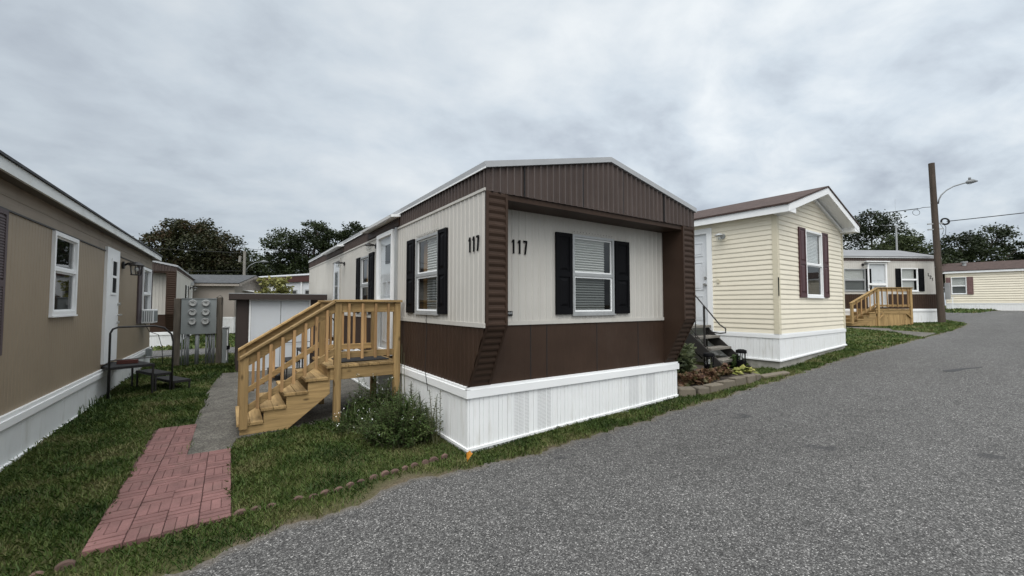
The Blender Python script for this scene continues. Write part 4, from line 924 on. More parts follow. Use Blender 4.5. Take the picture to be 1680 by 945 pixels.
# ================================================================== timber porches
def porch(label, loc, rot, cfg, mirror=1):
    """Local: x runs up the stair (0 = foot of stair), y = 0 near side, +y towards back. landing from xl to xe."""
    T = thing("timber_porch", label, "porch", loc, rot)
    n, run, z_t, W_ = cfg['n'], cfg['run'], cfg['top'], cfg['w']
    rise = z_t / n; xl = (n - 1) * run + .02 + run * 0; xe = cfg['end']; pw = .089
    bv = .004
    # stringers (cut stair profile)
    for y in (0.0, W_ - .04):
        pts = [(.03, 0.0)]
        for k in range(n - 1): pts += [(.03 + k * run, rise * (k + 1) - .04), (.03 + (k + 1) * run, rise * (k + 1) - .04)]
        pts += [(xl + .03, z_t - .19), (xl + .03, z_t - .38), (.55, 0.0)]
        m_ = MB(); m_.prism([(x, y, z) for x, z in pts], (0, .038, 0)); m_.build("stringer", M['px'], T, bevel=bv)
    for k in range(n - 1):
        for q in range(2):
            m_ = MB(); m_.box((k * run - .005 + q * .142, -.025, rise * (k + 1) - .038), (k * run + .133 + q * .142, W_ + .022, rise * (k + 1))); m_.build("tread", M['py'], T, bevel=bv)
        if cfg.get('risers'):
            m_ = MB(); m_.box((.034 + k * run, .04, rise * k + .002), (.052 + k * run, W_ - .04, rise * (k + 1) - .04)); m_.build("riser", M['py'], T)
    # landing
    yb = cfg.get('depth', W_)
    nb = int((xe - xl + .02) / .142)
    for k in range(nb):
        m_ = MB(); m_.box((xl - .02 + k * .142, -.03, z_t - .036), (xl - .02 + k * .142 + .137, yb + .03, z_t)); m_.build("deck_board", M['py'], T, bevel=bv)
    m_ = MB(); m_.box((xl + .03, -.008, z_t - .20), (xe, .03, z_t - .038)); m_.build("rim_joist", M['px'], T, bevel=bv)
    m_ = MB(); m_.box((xl + .03, yb - .03, z_t - .20), (xe, yb + .008, z_t - .038)); m_.build("rim_joist", M['px'], T, bevel=bv)
    m_ = MB(); m_.box((xl + .002, .032, z_t - .20), (xl + .040, yb - .032, z_t - .038)); m_.build("rim_joist", M['py'], T, bevel=bv)
    rh = .90
    px1, px2, px3 = .02, xl + .075, xe - .11
    gz = cfg.get('gz', 0.0)
    for y in (-.001 - pw * .0, yb - pw + .001):
        s = -1 if y < .1 else 1
        yo = y - pw - .001 if False else y
        posts = [(px1, rise * 0 + .02 + .06, rise + rh - .06), (px2, -gz, z_t + rh), (px3, -gz, z_t + rh)]
        yp = -.045 if s < 0 else yb - .045
        for x, a, b in posts:
            m_ = MB(); m_.box((x, yp + .002, a), (x + pw, yp + pw, b - .036)); m_.build("post", M['pz'], T, bevel=bv)
        zf = lambda x, o=0.0: (rise + rh - .06) + (x - px1 - pw / 2) * (z_t + rh - (rise + rh - .06)) / (px2 - px1 - pw * .3) + o
        yc = yp + .045
        # cap and under rail on the slope
        p0, p1 = px1 - .01, px2 + .005
        for o, w_, h_, nm in ((-.018, .14, .036, "handrail"), (-.105, .038, .135, "top_rail"), (-.70, .038, .09, "bottom_rail")):
            a = p0 if nm != "bottom_rail" else px1 + pw; yy = yc + (.0 if nm == "handrail" else (.045 - .02) * (1 if s > 0 else -1) * 0)
            m_ = MB(); m_.hexa([(a, yy - w_ / 2, zf(a, o) - h_ / 2), (p1, yy - w_ / 2, zf(p1, o) - h_ / 2), (p1, yy + w_ / 2, zf(p1, o) - h_ / 2), (a, yy + w_ / 2, zf(a, o) - h_ / 2),
                               (a, yy - w_ / 2, zf(a, o) + h_ / 2), (p1, yy - w_ / 2, zf(p1, o) + h_ / 2), (p1, yy + w_ / 2, zf(p1, o) + h_ / 2), (a, yy + w_ / 2, zf(a, o) + h_ / 2)]); m_.build(nm, M['px'], T, bevel=bv)
        nbal = cfg['bal']
        bo = -.021 - .017 if s < 0 else .021 + .017
        for k in range(nbal):
            x = px1 + pw + (px2 - px1 - pw) * (k + .75) / (nbal + .5)
            m_ = MB(); m_.bar((x, yc + bo, zf(x, -.765)), (x, yc + bo, zf(x, -.07)), .034); m_.build("baluster", M['pb'], T)
        # level part
        m_ = MB(); m_.box((px2 - .02, yc - .07, z_t + rh - .035), (px3 + pw + .02, yc + .07, z_t + rh)); m_.build("handrail", M['px'], T, bevel=bv)
        m_ = MB(); m_.box((px2 + pw, yc - .019, z_t + rh - .175), (px3, yc + .019, z_t + rh - .036)); m_.build("top_rail", M['px'], T, bevel=bv)
        m_ = MB(); m_.box((px2 + pw, yc - .019, z_t + .09), (px3, yc + .019, z_t + .18)); m_.build("bottom_rail", M['px'], T, bevel=bv)
        nl = cfg['lbal']
        for k in range(nl):
            x = px2 + pw + (px3 - px2 - pw) * (k + .5) / nl
            m_ = MB(); m_.bar((x, yc + bo, z_t + .075), (x, yc + bo, z_t + rh - .05), .034); m_.build("baluster", M['pb'], T)
    if cfg.get('infill'):
        m_ = MB(); profile_wall(m_, Fr((0, .012, 0), (1, 0, 0), (0, -1, 0)), .62, xe, lambda u: -.02, lambda u: min(z_t - .2, (u - .55) * (z_t - .38) / (xl - .55) + .04), [(0, -.006), (.004, 0), (.139, 0)], .14); m_.build("infill_boards", M['pz'], T)
        for a, b in (((xl + .12, z_t - .42), (xl + .34, z_t - .21)), ((xe - .05, z_t - .42), (xe - .27, z_t - .21))):
            m_ = MB(); m_.bar((a[0], -.012, a[1]), (b[0], -.012, b[1]), .03, .085, up=(0, 1, 0)); m_.build("brace", M['px'], T)
    return T
porch("light treated-pine porch stair with balusters against the side of home 117", (.10, 6.12, 0.0), 0, dict(n=5, run=.25, top=.775, w=1.05, end=2.03, depth=1.18, bal=7, lbal=4))
dm_ = MB(); dm_.box((1.30, 6.30, .778), (2.02, 6.85, .790)); tag(dm_.build("doormat", M['rubber'], bevel=.004), "black rubber doormat lying on the porch landing of home 117", "doormat")
porch("small treated-pine porch with boarded-in base in front of home 121", (21.23, 6.40, .74), math.radians(-30.2), dict(n=5, run=.27, top=.70, w=1.15, end=2.75, depth=1.25, bal=5, lbal=6, infill=True, risers=True))

# ================================================================== black metal step platforms
def metal_steps(label, loc, rot, L1, Wp, z1, steps, rail_side=-1, rail=True):
    T = thing("metal_steps", label, "steps", loc, rot)
    bm_, top = M['blackmetal'], M['rubber']
    def plat(nm, x0, x1, y0, y1, z, legs):
        m = MB(); m.frame(Fr((0, 0, 0), (1, 0, 0), (0, 0, 1), (0, 1, 0)), x0, x1, y0, y1, .025, z - .03, z); o = m.build(nm, bm_, T)
        m = MB(); m.box((x0 + .004, y0 + .004, z + .0005), (x1 - .004, y1 - .004, z + .012)); m.build("tread_cover", top, o)
        for x, y in legs:
            m = MB(); m.box((x - .0125, y - .0125, -.02), (x + .0125, y + .0125, z - .031)); m.build("leg", bm_, T)
    e = .02
    plat("platform", 0, L1, 0, Wp, z1, [(e, e), (L1 - e, e), (e, Wp - e), (L1 - e, Wp - e)])
    x = L1
    for dx, z in steps:
        plat("step", x + .01, x + dx, .02, Wp - .08, z, [(x + dx - e, .04), (x + dx - e, Wp - .10), (x + .03, .04), (x + .03, Wp - .10)]); x += dx
    if rail:
        y = -.02; xe = L1 + steps[0][0] - .02
        zr = z1 + .68
        m = MB(); m.tube([(0, y, -.02), (0, y, zr - .1), (.03, y, zr - .03), (.1, y, zr), (xe - .28, y, zr), (xe - .14, y, zr - .04), (xe - .03, y, zr - .16), (xe, y, zr - .30), (xe, y, -.02)], .016, 8); m.build("handrail", bm_, T, smooth=True)
        m = MB(); m.tube([(0, y, z1 + .13), (xe, y, z1 + .13)], .008, 6); m.build("lower_rail", bm_, T)
    return T
metal_steps("black metal step platform with curved handrail below the beige home's door", (-1.64, 9.46, .02), math.radians(26), .62, .92, .53, [(.27, .34), (.30, .17)])
rb_ = MB(); rb_.hexa([(-.03, -.035, 0), (.03, -.035, 0), (.03, .035, 0), (-.03, .035, 0), (.06, -.035, .20), (.11, -.035, .20), (.11, .035, .20), (.06, .035, .20)])
m_ = MB(); m_.box((-1.62, 9.92, .565), (-1.34, 10.0, .63)); bo_ = tag(m_.build("wood_block", M['redwood'], bevel=.004), "short red-brown wood block lying on the black platform of the beige home", "wood block")
metal_steps("black metal step platform behind the pine porch, at the rear door of home 117", (2.06, 10.55, .03), math.radians(180), .80, .85, .60, [(.28, .40), (.28, .20)], rail=True)

# ================================================================== shed
SH = thing("storage_shed", "low dark brown storage shed with white double doors behind the pine porch", "shed", (.13, 11.5, .03))
m_ = MB(); fsh = Fr((0, 0, 0), (1, 0, 0), (0, -1, 0)); rbs = [(0, -.004), (.006, 0), (.1999, 0)]
profile_wall(m_, fsh, 0, 1.85, 0, 1.72, rbs, .2, [(.26, 1.52, .03, 1.70)]); profile_wall(m_, Fr((0, 0, 0), (0, 1, 0), (-1, 0, 0)), 0, 2.2, 0, 1.72, rbs, .2)
profile_wall(m_, Fr((1.85, 0, 0), (0, 1, 0), (1, 0, 0)), 0, 2.2, 0, 1.72, rbs, .2); profile_wall(m_, Fr((0, 2.2, 0), (1, 0, 0), (0, 1, 0)), 0, 1.85, 0, 1.72, rbs, .2); m_.build("wall", M['shedbrown'], SH)
m_ = MB(); m_.box((-.16, -.16, 1.70), (1.90, 2.35, 1.83)); shr = m_.build("roof", M['shedbrown'], SH)
m_ = MB(); m_.box((-.163, -.163, 1.83), (1.903, 2.353, 1.845)); m_.build("roof_edge", M['steelgrey'], shr)
m_ = MB(); m_.frame(fsh, .24, 1.54, .02, 1.71, .035, -.02, .02); m_.build("door_frame", M['white'], SH)
for a, b in ((.28, .885), (.895, 1.50)):
    m_ = MB(); m_.fbox(fsh, a, b, .06, 1.67, -.02, .004); m_.frame(fsh, a + .002, b - .002, .062, 1.668, .05, -.019, .012); m_.fbox(fsh, a + .05, b - .05, .62, .65, -.01, .011); m_.build("door", M['shedwhite'], SH)

# ================================================================== electric meters
ME = thing("electric_meter_stand", "grey bank of six electric meters between two weathered posts", "meter stand", (-1.12, 13.4, .06))
fm_ = Fr((0, 0, 0), (1, 0, 0), (0, -1, 0))
for x0, x1, zt in ((-.05, .09, 1.71), (.83, .965, 1.75)):
    m_ = MB(); m_.box((x0, .0, -.1), (x1, .14, zt)); m_.build("post", M['oldwood'], ME, bevel=.01)
m_ = MB(); m_.fbox(fm_, .105, .825, .80, 1.70, -.12, .06)
for u in (.23, .70): m_.fbox(fm_, u, u + .004, .81, 1.69, .06, .062)
m_.fbox(fm_, .10, .83, 1.70, 1.715, -.125, .075)
mpo = m_.build("panel", M['greysteel'], ME, bevel=.006)
M['dial'] = mat("meter_face", (.42, .43, .42), .5, .1)
for c in range(2):
    for r in range(3):
        u, v = .33 + c * .27, 1.59 - r * .235
        m_ = MB(); m_.tube([fm_.p(u, v, .055), fm_.p(u, v, .085), fm_.p(u, v, .092)], [.088, .088, .08], 20); mo = m_.build("meter", M['steelgrey'], ME, smooth=False)
        m_ = MB(); m_.tube([fm_.p(u, v, .090), fm_.p(u, v, .105)], .070, 20); m_.build("dial", M['dial'], mo)
        m_ = MB(); m_.fbox(fm_, u - .03, u + .03, v + .015, v + .032, .105, .109); m_.fbox(fm_, u - .02, u + .04, v - .012, v - .006, .105, .108); m_.build("display", M['black'], mo)
        m_ = MB(); m_.tube([fm_.p(u, v, .10), fm_.p(u, v, .118)], [.076, .072], 20, cap=False); m_.build("meter_ring", M['chrome'], mo, smooth=True)
for u, r in ((.135, .018), (.19, .016), (.235, .022), (.27, .014), (.44, .045), (.63, .02), (.68, .016), (.72, .022), (.77, .018), (.80, .014)):
    m_ = MB(); m_.tube([fm_.p(u, -.1, .0), fm_.p(u, .80, -.0)], r, 8); m_.build("conduit", M['conduit'], ME, smooth=True)
m_ = MB(); m_.tube([fm_.p(.60, .79, .03), fm_.p(.66, .76, .05), fm_.p(.72, .40, .08), fm_.p(.60, .15, .10), fm_.p(.55, .02, .12)], .008, 5); m_.build("loose_cable", M['cable'], ME)
m_ = MB(); m_.tube([fm_.p(.80, 1.70, .06), fm_.p(.85, 1.76, .05), fm_.p(.90, 1.80, .03), fm_.p(.95, 1.74, .04), fm_.p(.93, 1.55, .05)], .006, 5); m_.build("post_wire", M['cable'], ME)
UP = thing("utility_pedestal", "narrow grey-green utility pedestal right of the meter bank", "pedestal", (-.10, 13.25, .06))
m_ = MB(); m_.box((-.05, 0, -.05), (.09, .12, .93)); m_.build("box", M['greysteel'], UP, bevel=.008)
m_ = MB(); m_.box((-.065, -.015, .93), (.105, .135, .975)); m_.build("lid", M['steelgrey'], UP, bevel=.008)
m_ = MB(); m_.tube([(.06, -.02, .9), (.065, -.03, .45), (.05, -.03, .1)], .012, 6); m_.build("pipe", M['white'], UP)
m_ = MB(); m_.box((.05, -.06, .38), (.12, -.005, .48)); m_.build("junction_box", M['black'], UP)

# ================================================================== homes farther back
T116, F6 = classic_home("brown and cream mobile home seen behind the meter bank across the back lane", (-5.38, 20.0, -.02), math.radians(0), 3.72, 11.5, .62, 1.27, 2.86, 3.02, 3.42, .4, side='east', skirt_ground=lambda x, y: .05)
fe6 = F6['e']
window(T116, fe6, 3.6, 4.3, 1.5, 2.5, blind=(0, 1), frame=M['white']); shutter(T116, fe6, 3.2, 3.52, 1.5, 2.5, M['black']); shutter(T116, fe6, 4.38, 4.7, 1.5, 2.5, M['black'])
window(T116, fe6, 6.4, 7.0, 1.5, 2.5, blind=(0, 1), frame=M['white']); wall_lamp(T116, fe6, 5.7, 2.45, s=1.3)
m_ = MB(); m_.fbox(fe6, 6.1, 6.5, 2.6, 2.75, .01, .12); m_.build("meter_box", M['steelgrey'], T116)
TG, FG, _ = gable_home("greige gabled home with grey shingles and a door canopy beyond the shed", (.17, 27.0, 0), math.radians(66), 3.8, 13, .2, .95, 2.62, 3.18, M['greige'], 1.22, ev_ov=.25, gb_ov=.32, fascia_h=.14, roofm=M['shinglegrey'], fasciam=M['greige'], vertical=True, sg=lambda x, y: .1)
m_ = MB(); m_.hexa([FG['f'].p(.95, 2.42, .0), FG['f'].p(2.3, 2.42, .0), FG['f'].p(2.3, 2.34, .6), FG['f'].p(.95, 2.34, .6), FG['f'].p(.95, 2.46, .0), FG['f'].p(2.3, 2.46, .0), FG['f'].p(2.3, 2.38, .6), FG['f'].p(.95, 2.38, .6)]); m_.build("door_canopy", M['white'], TG)
m_ = MB(); m_.fbox(FG['f'], 1.15, 2.05, .95, 2.3, .0, .03); m_.build("door", M['inside'], TG)
TW, FW2, _ = gable_home("white trailer with dark red-brown fascia and curved pale roof edge behind home 117", (4.35, 25.2, 0), math.radians(27), 3.6, 9.0, .2, .6, 2.95, 3.25, M['palegrey'], .6, ev_ov=.12, gb_ov=.12, fascia_h=.36, roofm=M['roofmetal'], fasciam=M['darkred'], vertical=True, front_corner=False, trim=False, sg=lambda x, y: .1)
for u in (1.1, 2.4, 3.9, 5.6): 
    m_ = MB(); m_.fbox(FW2['w'], u, u + .55, 1.75, 2.5, .0, .04); wo_ = m_.build("window", M['steelgrey'], TW); m_ = MB(); m_.fbox(FW2['w'], u + .07, u + .48, 1.82, 2.43, .035, .045); m_.build("pane", M['inside'], wo_)
for u in (1.9, 3.3, 4.8, 6.6):
    m_ = MB(); m_.fbox(FW2['w'], u, u + .07, .1, 2.95, .02, .09); m_.build("awning_post", M['white'], TW)
TP, FP2, _ = gable_home("low pale building with flat light grey roof farthest back beyond the shed", (5.5, 36.0, 0), math.radians(70), 3.6, 9, .2, .6, 2.45, 2.8, M['palegrey'], .6, ev_ov=.15, gb_ov=.15, fascia_h=.15, roofm=M['roofmetal'], vertical=True, front_corner=False, trim=False)
# end house of the street; its long side (local x=0) faces the camera
TE, FE, _ = gable_home("long pale yellow home with red-brown roof at the end of the street", (47.28, -8.2, 1.70), math.radians(8.9), 4.0, 16, -.50, .04, 2.27, 2.98, M['vinyl'], .17, ev_ov=.15, gb_ov=.15, fascia_h=.16, roofm=M['shinglebrown'], holes_w=[hole(14.94, 15.72, .72, 1.98)], trim=False)
fwe = FE['w']
window(TE, fwe, 14.94, 15.72, .72, 1.98, blind=(0, 1), out=.06, split=.47)
shutter(TE, fwe, 14.60, 14.92, .68, 1.98, M['rust'], base=.038); shutter(TE, fwe, 15.74, 15.99, .68, 1.98, M['rust'], base=.038)
m_ = MB(); m_.tube([(1.2, 15.0, 2.7), (1.2, 15.0, 3.12)], .12, 10); m_.tube([(1.2, 15.0, 3.12), (1.2, 15.0, 3.2)], .2, 10); m_.build("roof_vent", M['steelgrey'], TE)
m_ = MB(); m_.box((1.2, 11.6, 2.9), (1.5, 12.0, 3.02)); m_.build("roof_box", M['black'], TE)
WR = thing("picket_railing", "white picket railing beside the end home, behind the utility pole", "railing", (43.55, 7.05, 1.2), math.radians(8.9))
for k in range(7):
    m_ = MB(); m_.box((.0 + k * .14, 0, 0), (.05 + k * .14, .05, 1.0)); m_.build("picket", M['white'], WR)
for z in (.12, .95):
    m_ = MB(); m_.box((-.02, -.01, z), (.95, -.002, z + .07)); m_.build("rail", M['white'], WR)

# ================================================================== utility poles and wires
PB = Vector((25.36, 4.47, .80)); PT = Vector((25.15, 4.55, 7.77))
UPO = thing("utility_pole", "tall leaning brown timber utility pole with curved street light arm", "utility pole", PB)
ax = PT - PB
pt = lambda t, dx=0, dy=0, dz=0: tuple(ax * t + Vector((dx, dy, dz)))
m_ = MB(); m_.tube([pt(-.02), pt(.15), pt(.5), pt(1.0)], [.132, .124, .114, .105], 16); m_.build("pole", M['polewood'], UPO, smooth=False)
rt = Vector((.828, -.56, 0)); q = lambda t, r, dz=0: tuple(ax * t + rt * r + Vector((0, 0, dz)))
arm = [q(.745, .18), q(.77, .22), q(.80, .34), q(.83, .58), q(.855, .9), q(.87, 1.25), q(.88, 1.52)]
m_ = MB(); m_.tube(arm, .026, 8); lampo = m_.build("lamp_arm", M['conduit'], UPO, smooth=True)
m_ = MB(); m_.tube([q(.879, 1.45, -.01), q(.882, 1.55, .0), q(.886, 1.72, .01), q(.888, 1.95, .0)], [.04, .085, .10, .03], 10); m_.tube([q(.886, 1.62, .06), q(.886, 1.62, .17)], .045, 8); m_.build("lamp_head", M['conduit'], lampo, smooth=True)
m_ = MB(); m_.tube([q(.883, 1.6, -.03), q(.883, 1.6, -.1), q(.883, 1.6, -.13)], [.08, .075, .03], 10); m_.build("lamp_lens", M['clear'], lampo, smooth=True)
for t in (.585, .62):
    m_ = MB(); m_.bar(q(t, -.34, -.02), q(t, .30, .03), .05, .05); m_.build("bracket", M['steelgrey'], UPO)
m_ = MB()
for rr in (.17, .20, .14):
    m_.tube([tuple(Vector(q(.635, .42)) + rt * (rr * math.cos(a)) + Vector((0.02 * rr * 10, 0, .75 * rr * math.sin(a)))) for a in np.linspace(0, 6.6, 20)], .014, 5)
m_.tube([q(.63, .3), q(.60, .45), q(.56, .42), q(.53, .30)], .010, 5); m_.tube([q(.62, .2), q(.585, .36), q(.55, .25)], .008, 5)
m_.build("cable_coil", M['cable'], UPO)
m_ = MB(); m_.tube([q(.725, -.17), q(.722, -.5), q(.71, -.75)], .012, 5); m_.tube([tuple(Vector(q(.69, -.80)) + rt * (.16 * math.cos(a)) + Vector((0, 0, .12 * math.sin(a)))) for a in np.linspace(0, 6.3, 14)], .008, 5); m_.build("cable_grip", M['cable'], UPO)
m_ = MB(); bxp = Vector(q(.20, .34)); m_.box(tuple(bxp - Vector((.06, .08, .36))), tuple(bxp + Vector((.06, .08, .36)))); m_.build("meter_box", M['steelgrey'], UPO)
m_ = MB()
for k in range(6): m_.tube([q(.35 + .1 * k, -.17), q(.35 + .1 * k, -.13)], .012, 6)
m_.build("step_bolt", M['steelgrey'], UPO)
def wire(label, a, b, sag, r=.018):
    a = Vector(a); b = Vector(b); P = []
    for k in range(41):
        t = k / 40; p = a.lerp(b, t); p.z -= 4 * sag * t * (1 - t); P.append(tuple(p))
    m = MB(); m.tube(P, r, 5); return tag(m.build("overhead_cable", M['cable'], smooth=True), label, "cable")
FP = Vector((1.05, 47.5, .3))
A1 = tuple(PB + Vector(q(.715, -.7)))
wire("black overhead cable sagging left from the tall pole towards the yellow home's roof", A1, (FP.x, FP.y, 7.05), 1.1)
wire("black overhead cable running right from the coil on the tall pole", tuple(PB + Vector(q(.635, .5))), (40.0, -22.0, 9.0), .55)
UP2 = thing("utility_pole", "distant grey utility pole with a small street light above the greige home's roof", "utility pole", FP)
m_ = MB(); m_.tube([(0, 0, -.1), (0, 0, 6.5)], [.15, .12], 10); m_.build("pole", M['oldpole'], UP2)
m_ = MB(); m_.tube([(.1, 0, 4.6), (.4, 0, 5.1), (.9, 0, 5.45), (1.5, 0, 5.55)], .04, 6); l2 = m_.build("lamp_arm", M['conduit'], UP2, smooth=True)
m_ = MB(); m_.tube([(1.3, 0, 5.55), (1.6, 0, 5.6), (2.0, 0, 5.55)], [.05, .14, .05], 8); m_.build("lamp_head", M['conduit'], l2, smooth=True)
m_ = MB(); m_.tube([(-.4, 0, 5.4), (-.35, 0, 6.0)], .12, 8); m_.build("transformer", M['oldpole'], UP2)
wire("upper faint cable in front of the large left tree", (FP.x, FP.y, 6.6), (-45, 40, 7.6), .6, .022)
wire("lower faint cable in front of the large left tree", (FP.x, FP.y, 4.9), (-45, 40, 3.6), .5, .022)
# antenna behind home 121
AN = thing("mast_antenna", "thin metal mast antenna rising behind home 121's roof", "antenna", (31.95, 7.35, .9))
m_ = MB(); m_.tube([(0, 0, 0), (0, 0, 5.3)], .045, 8); m_.build("mast", M['steelgrey'], AN)
m_ = MB(); m_.tube([(0, 0, 5.3), (0, 0, 6.9)], .005, 5)
for k in range(5):
    a = k * 2 * math.pi / 5; m_.tube([(0, 0, 5.3), (.9 * math.cos(a), .9 * math.sin(a), 4.6 if k % 2 else 5.35)], .005, 4)
m_.build("whip", M['steelgrey'], AN)

# ================================================================== trees
def leaf_quads(P, size, rs, up=.3, elong=1.5):
    n = len(P); a = rs.normal(size=(n, 3)); a[:, 2] = a[:, 2] * .6
    a /= np.linalg.norm(a, axis=1)[:, None] + 1e-9
    b = rs.normal(size=(n, 3)); b -= a * np.sum(a * b, 1)[:, None]; b /= np.linalg.norm(b, axis=1)[:, None] + 1e-9
    s = size * rs.uniform(.6, 1.35, n)[:, None]
    A = a * s * elong * .5; B = b * s * .5
    V = np.stack([P - A, P + B * .9 - A * .1, P + A, P - B * .9 - A * .1], 1).reshape(-1, 3)
    return V, np.arange(4 * n)
LEAF = {}
def lm(key, cols, ns=.35, trans=.2):
    if key not in LEAF: LEAF[key] = leafmat("leaf_" + key, cols, nscale=ns, trans=trans)
    return LEAF[key]
def tree(label, base, trunk_h, blobs, n, size, leafkey, cols, seed, group=None, sub=1.0, trunk_r=.3, name="broadleaf_tree", clump=.55, limbs=True, flat=.8, category="tree"):
    rs = np.random.RandomState(seed)
    T = thing(name, label, category, base, 0, group)
    bl = np.array([b[:3] for b in blobs], float); br = np.array([b[3] for b in blobs], float); bz = np.array([b[4] if len(b) > 4 else flat for b in blobs], float)
    wts = br ** 2; wts /= wts.sum()
    # clumps over the outer part of every blob
    nc = max(20, int(n / 55)); ci = rs.choice(len(bl), nc, p=wts); d = rs.normal(size=(nc, 3)); d /= np.linalg.norm(d, axis=1)[:, None]
    rr = rs.uniform(.45, 1.04, nc) ** .7
    cc = bl[ci] + d * (br[ci] * rr)[:, None] * np.stack([np.ones(nc), np.ones(nc), bz[ci]], 1)
    cs = clump * rs.uniform(.5, 1.25, nc) * br[ci] * .33
    li = rs.randint(0, nc, n); P = cc[li] + np.clip(rs.normal(size=(n, 3)), -1.7, 1.7) * cs[li][:, None] * np.array([1, 1, .62])
    V, Fq = leaf_quads(P, size, rs)
    npmesh("crown", V, Fq, 4, lm(leafkey, cols), T)
    m = MB(); top = np.array([0, 0, trunk_h]); wob = rs.normal(size=2) * .15
    m.tube([(0, 0, -.3), (wob[0] * .4, wob[1] * .4, trunk_h * .5), (wob[0], wob[1], trunk_h)], [trunk_r * 1.25, trunk_r, trunk_r * .8], 10)
    m.build("trunk", M['bark'], T, smooth=True)
    if limbs:
        m = MB()
        for b, r in zip(bl, br):
            a = np.array([wob[0], wob[1], trunk_h * rs.uniform(.7, 1.0)]); mid = a * .5 + b * .5 + np.array([0, 0, .12 * np.linalg.norm(b - a)])* .4 + rs.normal(size=3) * .12
            m.tube([a, mid, b], [trunk_r * .55, trunk_r * .36, trunk_r * .16], 7)
        for k in rs.choice(nc, min(nc, 46), replace=False):
            b = bl[ci[k]]; m.tube([b + (cc[k] - b) * .05 - np.array([0, 0, .25 * br[ci[k]]]), (b + cc[k]) / 2, cc[k]], [trunk_r * .14, trunk_r * .09, trunk_r * .04], 5)
        m.build("limbs", M['bark'], T, smooth=True)
    return T
DK = [(.010, .016, .006), (.020, .030, .010), (.034, .048, .016)]
RD = [(.013, .017, .007), (.024, .029, .011), (.038, .040, .016), (.062, .038, .020)]
MD = [(.018, .026, .010), (.034, .048, .016), (.060, .075, .028)]
tree("wide domed tree with reddish tips behind the meter bank", (-3.4, 56.5, 0), 3.2, [(0, 0, 7.6, 2.9), (-3.0, .3, 7.9, 1.6), (-2.2, .2, 6.2, 1.7), (2.7, -.2, 8.0, 1.8), (.9, .6, 9.7, 1.5), (-1.5, 0, 9.5, 1.5), (2.9, 0, 6.0, 2.1), (.2, 0, 5.0, 2.6), (2.4, 0, 3.8, 2)], 34000, .17, "red", RD, 1, trunk_r=.35, clump=.75)
tree("round green tree right of the wide reddish tree", (2.0, 60.5, 0), 3, [(0, 0, 6.6, 2.2), (-1.6, 0, 5.4, 2.0), (1.6, 0, 5.7, 2.1), (3.2, 0, 4.9, 1.8), (-1.5, 0, 3.4, 2), (1.5, 0, 3.6, 2.4), (4.2, 0, 3.4, 2)], 17000, .17, "mid", MD, 2, clump=.7)
tree("low dark tree at the horizon left of the tall lumpy tree", (6.3, 62, 0), 2, [(0, 0, 4.6, 2.0), (-1.6, 0, 4.2, 1.8), (2.0, 0, 4.2, 1.8), (3.6, 0, 5.2, 1.9), (1, 0, 2.5, 2.4)], 12000, .17, "dark", DK, 3, clump=.7)
tree("tall dark lumpy tree behind the rear of home 117", (6.9, 49.5, 0), 3.5, [(-2.2, 0, 8.0, 1.9), (-3.0, 0, 6.3, 1.5), (0, 0, 7.4, 2.2), (.9, 0, 9.6, 1.6), (2.8, 0, 8.6, 1.9), (4.6, -.5, 9.7, 1.6), (2.0, 0, 5.6, 2.6), (-1.0, 0, 4.8, 2.0), (5.6, -.5, 7.6, 2.2)], 30000, .16, "dark", DK, 4, trunk_r=.4, clump=.62)
tree("tree whose top twigs show above the beige home's roof", (-9.6, 24.0, 0), 3.5, [(0, 0, 6.3, 1.3), (-1.0, 1.0, 6.0, 1.2), (.5, -1.5, 5.9, 1.2), (-.3, -3.0, 5.8, 1.1)], 3500, .17, "mid", MD, 5, clump=.9)
tree("open-crowned tree with visible limbs behind the yellow home", (52.0, 13.75, 1.1), 3.6, [(-.2, 0, 8.3, 1.6), (1.2, -.8, 8.2, 1.3), (-1.2, .8, 7.2, 1.4), (2.3, -1.5, 7.2, 1.1), (2.8, -2.0, 6.4, 1.0), (-.6, .4, 5.6, 1.2), (1.7, -1.0, 5.0, 1.4), (-2.0, 1.4, 4.6, 1.6), (.2, 0, 4.0, 1.8)], 15000, .13, "dark", DK, 6, trunk_r=.26, clump=.72)
tree("rounded green tree behind home 121's roof", (45.5, 10.2, 1.1), 2, [(0, 0, 4.9, 1.7), (-1.7, 1.2, 4.2, 1.5), (1.5, -1.0, 4.2, 1.4), (2.6, -1.8, 3.5, 1.2), (-3.0, 2.2, 3.7, 1.4)], 15000, .13, "mid", MD, 7, clump=.65)
tree("broad dark tree behind the end home", (66.5, 8.8, 1.2), 3, [(-1.5, 1.0, 6.7, 1.8), (1.5, -1.0, 7.4, 1.9), (3.6, -2.4, 6.3, 1.4), (-3.0, 2.0, 5.2, 1.6), (4.6, -3.1, 5.0, 1.2), (0, 0, 4.8, 2.4), (-2.6, 1.8, 3.6, 1.9), (2.8, -1.9, 4.4, 1.9), (4.4, -3.0, 3.2, 1.6), (-4.4, 3.0, 3.2, 1.6)], 24000, .16, "dark", DK, 8, trunk_r=.4, clump=.62)
tree("small leafy tree right behind the base of the tall pole", (30.4, 5.9, .95), 1.4, [(0, 0, 2.9, .5), (.2, 0, 2.3, .5), (-.1, .1, 1.8, .5)], 900, .13, "yel", [(.04, .055, .016), (.10, .11, .03), (.16, .15, .05)], 9, trunk_r=.04, clump=.9)
